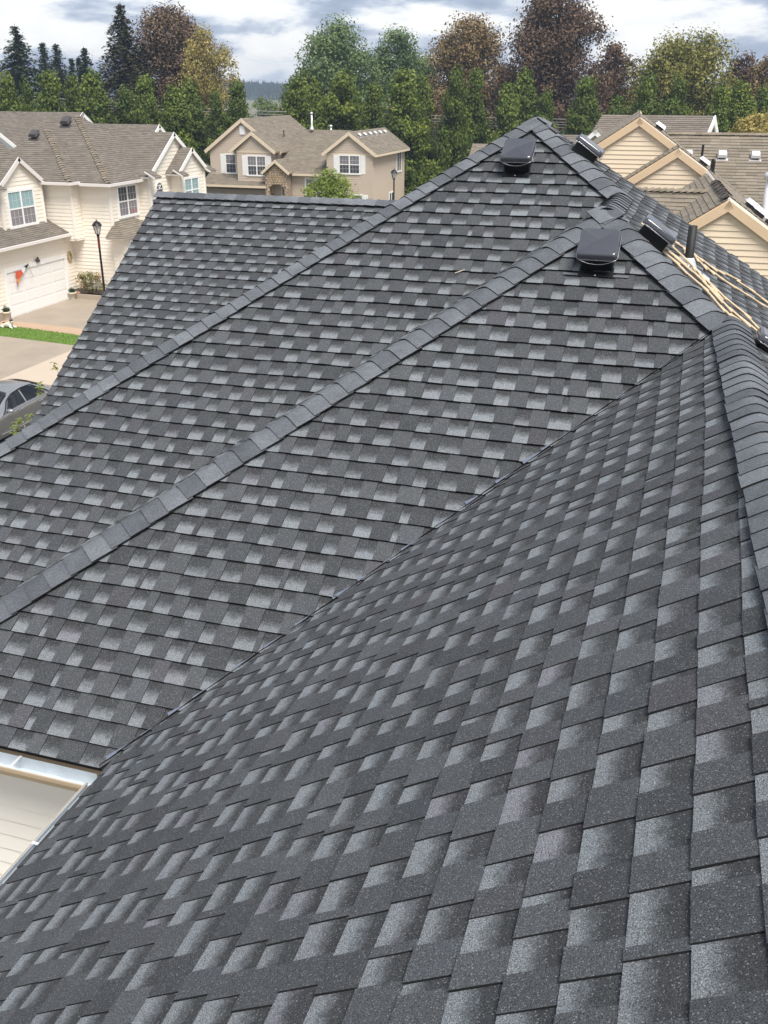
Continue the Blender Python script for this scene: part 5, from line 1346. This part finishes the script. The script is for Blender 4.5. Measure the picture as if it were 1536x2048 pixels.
# ------------------------------------------------------------------ street lamps
def street_lamp(loc, h, lab, band):
    e_ = empty('street_lamp', loc, lab, 'street lamp', 'street lamps')
    L = Vector(loc)
    q = MB(); q.lathe(L, [(0.14, 0), (0.14, 0.25), (0.09, 0.32), (0.055, 0.5), (0.048, h - 0.75), (0.07, h - 0.72), (0.07, h - 0.66), (0.04, h - 0.62)], 12); q.build('post', 'lamp_black', e_)
    if band:
        q = MB(); q.lathe(L, [(0.054, h - 1.3), (0.056, h - 0.78)], 12); q.build('post_band', 'lamp_band', e_)
    q = MB(); q.lathe(L, [(0.10, h - 0.62), (0.20, h - 0.24), (0.20, h - 0.235)], 6); q.build('lantern_glass', 'lamp_glass', e_)
    q = MB()
    for k in range(6):
        a = 2 * math.pi * k / 6; d = Vector((math.cos(a), math.sin(a), 0)); q.tube([L + d * 0.105 + Vector((0, 0, h - 0.62)), L + d * 0.206 + Vector((0, 0, h - 0.24))], 0.012, 5)
    q.lathe(L, [(0.12, h - 0.64), (0.10, h - 0.61)], 6); q.build('lantern_frame', 'lamp_black', e_)
    q = MB(); q.lathe(L, [(0.26, h - 0.25), (0.24, h - 0.21), (0.13, h - 0.09), (0.05, h - 0.05), (0.02, h - 0.02), (0.028, h + 0.02), (0.005, h + 0.05)], 6); q.build('lantern_roof', 'lamp_black', e_)
street_lamp((-26.3, 39.55, 0), 4.35, 'black lamp post with red band before the cream house', True)
street_lamp((-20.1, 66.6, 0), 4.85, 'slim black lamp post beside the taupe house', False)

# ------------------------------------------------------------------ parked car
car = empty('parked_car', (-20.0, 23.6, 0.012), 'dark grey metallic sedan parked on the street', 'car')
yc, ycw = 23.45, 1.78
xn, xf = -19.12, -19.12 - ycw                 # near and far flank
def station(y, zlow, zbelt, zroof, wb, wr, tumble):
    """half-section from sill to roof centre: returns points (x offset from centre, z)"""
    return [(wb * 0.92, zlow), (wb * 0.985, zlow + 0.12), (wb, 0.55), (wb * 0.985, zbelt - 0.10), (wb * 0.955, zbelt), (wr, zroof - 0.07), (wr * 0.82, zroof - 0.02), (wr * 0.4, zroof), (0, zroof + 0.004)]
HWD = ycw / 2
prof = [  # y from front, sill, belt, roof, half-widths
 (0.00, 0.30, 0.62, 0.66, 0.60, 0.52), (0.18, 0.20, 0.70, 0.76, 0.80, 0.70), (0.55, 0.19, 0.78, 0.85, 0.87, 0.74), (1.10, 0.19, 0.85, 0.93, 0.89, 0.76),
 (1.45, 0.19, 0.90, 0.98, 0.89, 0.76), (1.90, 0.19, 0.92, 1.22, 0.89, 0.66), (2.30, 0.19, 0.93, 1.40, 0.89, 0.60), (2.80, 0.19, 0.94, 1.455, 0.89, 0.58),
 (3.30, 0.19, 0.955, 1.43, 0.89, 0.58), (3.75, 0.19, 0.97, 1.28, 0.885, 0.60), (4.10, 0.20, 0.985, 1.08, 0.87, 0.66), (4.40, 0.24, 0.97, 1.02, 0.82, 0.70), (4.58, 0.34, 0.86, 0.94, 0.72, 0.62)]
cb = MB(); rowsC = []
y0c = 21.2; xcC = xn - HWD
for (y, zl, zb, zr, wb, wr) in prof:
    half = station(y, zl, zb, zr, wb, wr, 0)
    ring_ = [Vector((xcC + a, y0c + y, z + 0.012)) for a, z in half] + [Vector((xcC - a, y0c + y, z + 0.012)) for a, z in half[::-1][1:]]
    rowsC.append(ring_)
cb.grid(rowsC, 0, True); cb.poly(rowsC[0]); cb.poly(rowsC[-1][::-1])
body = cb.build('body', 'car_paint', car)
sbm = body.modifiers.new('sub', 'SUBSURF'); sbm.levels = 1; sbm.render_levels = 2
def on_side(y, f, off=0.012, sg=1):
    """point on the glasshouse flank: y along car, f 0 at belt .. 1 at roof edge"""
    for (a, b_) in zip(prof, prof[1:]):
        if a[0] <= y <= b_[0]:
            t = (y - a[0]) / (b_[0] - a[0]); L = lambda i: a[i] + (b_[i] - a[i]) * t
            zb, zr, wb, wr = L(2), L(3), L(4), L(5)
            x = wb * 0.955 + (wr - wb * 0.955) * f; z = zb + (zr - 0.07 - zb) * f
            return Vector((xcC + sg * (x + off), y0c + y, z + 0.012 + off * 0.4))
def glass_strip(ys, f0, f1, nm, sg=1):
    mb = MB()
    rows = [[on_side(y, f0(y) + (f1(y) - f0(y)) * k / 4, 0.010, sg) for k in range(5)] for y in ys]
    mb.grid(rows, 0); return mb.build(nm, 'car_glass', car)
sm01 = lambda t: max(0.0, min(1.0, t))
for sg in (1, -1):
    glass_strip([1.75 + 0.92 * i / 8 for i in range(9)], lambda y: 0.08, lambda y: 0.10 + 0.80 * sm01((y - 1.72) / 0.35), 'front_door_window', sg)
    glass_strip([2.76 + 0.92 * i / 8 for i in range(9)], lambda y: 0.08, lambda y: 0.90 - 0.55 * sm01((y - 3.25) / 0.55) ** 1.5, 'rear_door_window', sg)
    # dark window surround line
    mb = MB(); mb.tube([on_side(1.62 + 2.25 * i / 24, 0.03 if i in (0, 24) else 0.10 + 0.86 * min(sm01((1.62 + 2.25 * i / 24 - 1.6) / 0.4), 1 - 0.72 * sm01((1.62 + 2.25 * i / 24 - 3.2) / 0.62) ** 1.5), 0.012, sg) for i in range(25)], 0.018, 6); mb.build('window_seal', 'tyre_rubber', car)
    mb = MB(); mb.tube([on_side(1.62 + 2.25 * i / 10, 0.0, 0.018, sg) for i in range(11)], 0.014, 6); mb.build('belt_trim', 'chrome', car)
    for yh in (2.33, 3.33):
        mb = MB(); c = Vector((xcC + sg * (HWD * 0.985 + 0.02), y0c + yh, 0.86)); mb.tube([c + Vector((0, -0.11, 0)), c + Vector((sg * 0.02, -0.08, 0)), c + Vector((sg * 0.02, 0.08, 0.006)), c + Vector((0, 0.11, 0.008))], 0.016, 8); mb.build('door_handle', 'chrome', car)
    mb = MB(); mb.tube([Vector((xcC + sg * (HWD + 0.012), y0c + 1.3 + 2.1 * i / 6, 0.36)) for i in range(7)], 0.014, 6); mb.build('side_moulding', 'chrome', car)
    mb = MB(); c = Vector((xcC + sg * (HWD + 0.10), y0c + 1.72, 1.0)); ell(mb, c, 0.11, 0.075, 0.06, 0); mi_ = mb.build('side_mirror', 'rim_metal', car)
    mb = MB(); mb.tube([c + Vector((-sg * 0.14, 0.02, -0.06)), c + Vector((-sg * 0.02, 0, -0.03))], 0.022, 6); mb.build('mirror_arm', 'tyre_rubber', mi_)
    for yw in (0.86, 3.58):
        wc = Vector((xcC + sg * (HWD - 0.09), y0c + yw, 0.325)); mb = MB()
        pr2 = [(0.20, -0.09), (0.29, -0.10), (0.318, -0.08), (0.318, 0.08), (0.29, 0.10), (0.20, 0.09)]
        mb.grid([[wc + Vector((sg * w2, r2 * math.cos(2 * math.pi * j / 24), r2 * math.sin(2 * math.pi * j / 24))) for j in range(24)] for r2, w2 in pr2], 0, True, True)
        wo = mb.build('wheel', 'tyre_rubber', car)
        mb = MB(); mb.grid([[wc + Vector((sg * w2, r2 * math.cos(2 * math.pi * j / 24), r2 * math.sin(2 * math.pi * j / 24))) for j in range(24)] for r2, w2 in ((0.205, 0.095), (0.19, 0.06), (0.06, 0.075), (0.005, 0.08))], 0, True, True)
        for k in range(5):
            a = 2 * math.pi * k / 5; d = Vector((0, math.cos(a), math.sin(a))); mb.tube([wc + d * 0.05 + Vector((sg * 0.092, 0, 0)), wc + d * 0.19 + Vector((sg * 0.092, 0, 0))], 0.022, 6)
        mb.build('rim', 'rim_metal', wo)
for ya, za, yb, zb_, nm in ((1.52, 1.02, 2.22, 1.385, 'windscreen'), (3.52, 1.37, 4.02, 1.12, 'rear_window')):
    mb = MB(); rows = []
    for k in range(6):
        t = k / 5; y = ya + (yb - ya) * t; z = za + (zb_ - za) * t + 0.05 * math.sin(math.pi * t) * 0.6
        rows.append([Vector((xcC + s_ * 0.62 * (1 - 0.12 * t if ya < 2 else 0.88 + 0.12 * t), y0c + y, z + 0.045 - 0.05 * s_ * s_)) for s_ in (-1, -0.5, 0, 0.5, 1)])
    mb.grid(rows, 0); mb.build(nm, 'car_glass', car)
for sg in (1, -1):
    mb = MB(); ell(mb, (xcC + sg * 0.62, y0c + 0.16, 0.62), 0.16, 0.12, 0.08, 0); mb.build('headlight', 'lamp_glass', car)
    mb = MB(); ell(mb, (xcC + sg * 0.66, y0c + 4.48, 0.80), 0.12, 0.10, 0.08, 0); mb.build('tail_light', 'flag_red', car)

# ------------------------------------------------------------------ sapling whose leaves peep over the rake
sp_ = empty('sapling', (-7.55, 9.2, 0), 'young tree with lime leaves peeping over the roof rake', 'tree')
tm = MB(); tm.tube([(-7.55, 9.2, 0), (-7.52, 9.2, 3.0), (-7.5, 9.25, 6.2)], [0.05, 0.035, 0.012], 7)
lm = MB(); rl = random.Random(4)
for (x, y, z) in ((-7.34, 9.76, 6.87), (-7.32, 9.40, 6.66), (-7.36, 9.46, 6.70), (-7.30, 8.95, 6.40), (-7.32, 8.82, 6.33), (-7.28, 9.08, 6.41), (-7.35, 8.90, 6.36)):
    tip = Vector((x, y, z)); tm.tube([(-7.51, 9.22, 4.6), Vector((x + 0.22, y + 0.05, z - 0.62)), tip], [0.008, 0.004, 0.002], 5)
    for k in range(13):
        a = rl.uniform(0, 6.28); d = Vector((math.cos(a), math.sin(a), rl.uniform(-0.1, 0.6))).normalized(); c = tip + Vector((0, 0, rl.uniform(-0.10, 0.01)))
        s_ = d.cross(UP).normalized(); L = rl.uniform(0.045, 0.075); t_ = (rl.random(), rl.random(), 0)
        lm.poly([c, c + d * L * 0.5 + s_ * L * 0.24, c + d * L + Vector((0, 0, -0.018)), c + d * L * 0.5 - s_ * L * 0.24], 0, None, t_)
lm.build('crown', 'leaf_lime', sp_, attrs=True); tm.build('trunk', 'pale_bark', sp_)

# ------------------------------------------------------------------ power line: poles and wires behind the tree row
def pole(x, y, lab):
    e_ = empty('utility_pole', (x, y, 0), lab, 'pole', 'utility poles')
    q = MB(); q.lathe((x, y, 0), [(0.16, 0), (0.11, 9.2)], 10); q.build('post', 'pole_wood', e_)
    q = MB(); q.box((x, y, 8.2), 0.1, 2.2, 0.12); q.build('crossarm', 'pole_wood', e_)
PA, PB_, PC = Vector((-60, 80.5, 9.2)), Vector((-29.6, 96.5, 7.6)), Vector((6, 101.5, 7.6))
pole(-60, 81.0, 'utility pole hidden behind the trees at left'); pole(-29.6, 96.5, 'utility pole behind the trees over the taupe house'); pole(6, 101.5, 'utility pole behind the trees at right')
WL = ['uppermost', 'second', 'third', 'lowest']
for k, dz in enumerate((0.0, -0.28, -0.52, -0.75)):
    mb = MB()
    for A_, B_ in ((PA, PB_), (PB_, PC)):
        mb.tube([A_.lerp(B_, i / 14) + Vector((0, k * 0.15, dz - 0.35 * math.sin(math.pi * i / 14))) for i in range(15)], 0.022, 5)
    tag(mb.build('power_line', 'wire_grey'), '%s of the four grey power lines crossing the trees' % WL[k], 'power line', 'power lines')

# ------------------------------------------------------------------ far wooded hill in the gap
hb_ = MB(); rh = random.Random(8)
def hz(x, y):
    return 12.6 + 2.2 * math.sin(x * 0.011 + 1.0) + 1.2 * math.sin(x * 0.037)
rows = []
for j in range(6):
    t = j / 5; rows.append([Vector((-900 + 1500 * i / 60, 760 + 130 * t + 0.12 * abs(-900 + 25 * i + 370), 0.05 + hz(-900 + 25 * i, 0) * t ** 0.8 * 0.92)) for i in range(61)])
hb_.grid(rows, 0, True)
tag(hb_.build('hills', 'leaf_hill', attrs=True), kind='structure')
fo = MB()
for i in range(7000):
    x = rh.uniform(-620, -160); t = rh.random() ** 0.7; y = 760 + 130 * t + 0.12 * abs(x + 370); z = hz(x, 0) * t ** 0.8 * 0.92
    s_ = rh.uniform(2.0, 4.4); tn = (rh.random() * (1.0 if t < 0.5 else 0.5), rh.random(), 0)
    a = rh.uniform(0, 3.14)
    for k in range(2):
        d = Vector((math.cos(a + k * 1.57), math.sin(a + k * 1.57), 0)); fo.poly([Vector((x, y, z)) - d * s_ * 0.3, Vector((x, y, z)) + d * s_ * 0.3, Vector((x, y, z + s_ * rh.uniform(0.7, 1.3)))], 0, None, tn)
tag(fo.build('forest', 'leaf_hill', attrs=True), 'far wooded hillside seen through the gap', 'forest', kind='stuff')
for k, (x, y, h, w_, lf, lab) in enumerate(((-74, 178, 8.6, 6, 'leaf_tan', 'distant orange autumn tree in the hill gap'), (-68, 172, 9.0, 5, 'leaf_olive', 'distant olive tree right of the orange tree'), (-84, 190, 8.6, 7, 'leaf_green', 'distant green tree left in the hill gap'))):
    put_tree('distant_tree', (x, y, 0), make_tree('dome', h, w_, 360 + k, lf, 0.5, 50, 40, low=0.1), lab, 'tree', 'distant trees in the gap')

# ------------------------------------------------------------------ haze
hz_ = MB(); hz_.box((-150, 480, 15.0), 2400, 1300, 32.4)
hz_o = hz_.build('haze', 'dark_gap')
hm = bpy.data.materials.new('haze_air'); hm.use_nodes = True; ht_ = hm.node_tree; ht_.nodes.clear()
ho = ht_.nodes.new('ShaderNodeOutputMaterial'); pv = ht_.nodes.new('ShaderNodeVolumePrincipled')
pv.inputs['Color'].default_value = (0.62, 0.77, 1.0, 1); pv.inputs['Density'].default_value = 0.0005; pv.inputs['Anisotropy'].default_value = 0.2
ht_.links.new(pv.outputs[0], ho.inputs['Volume'])
hz_o.data.materials.clear(); hz_o.data.materials.append(hm)
tag(hz_o, kind='stuff')
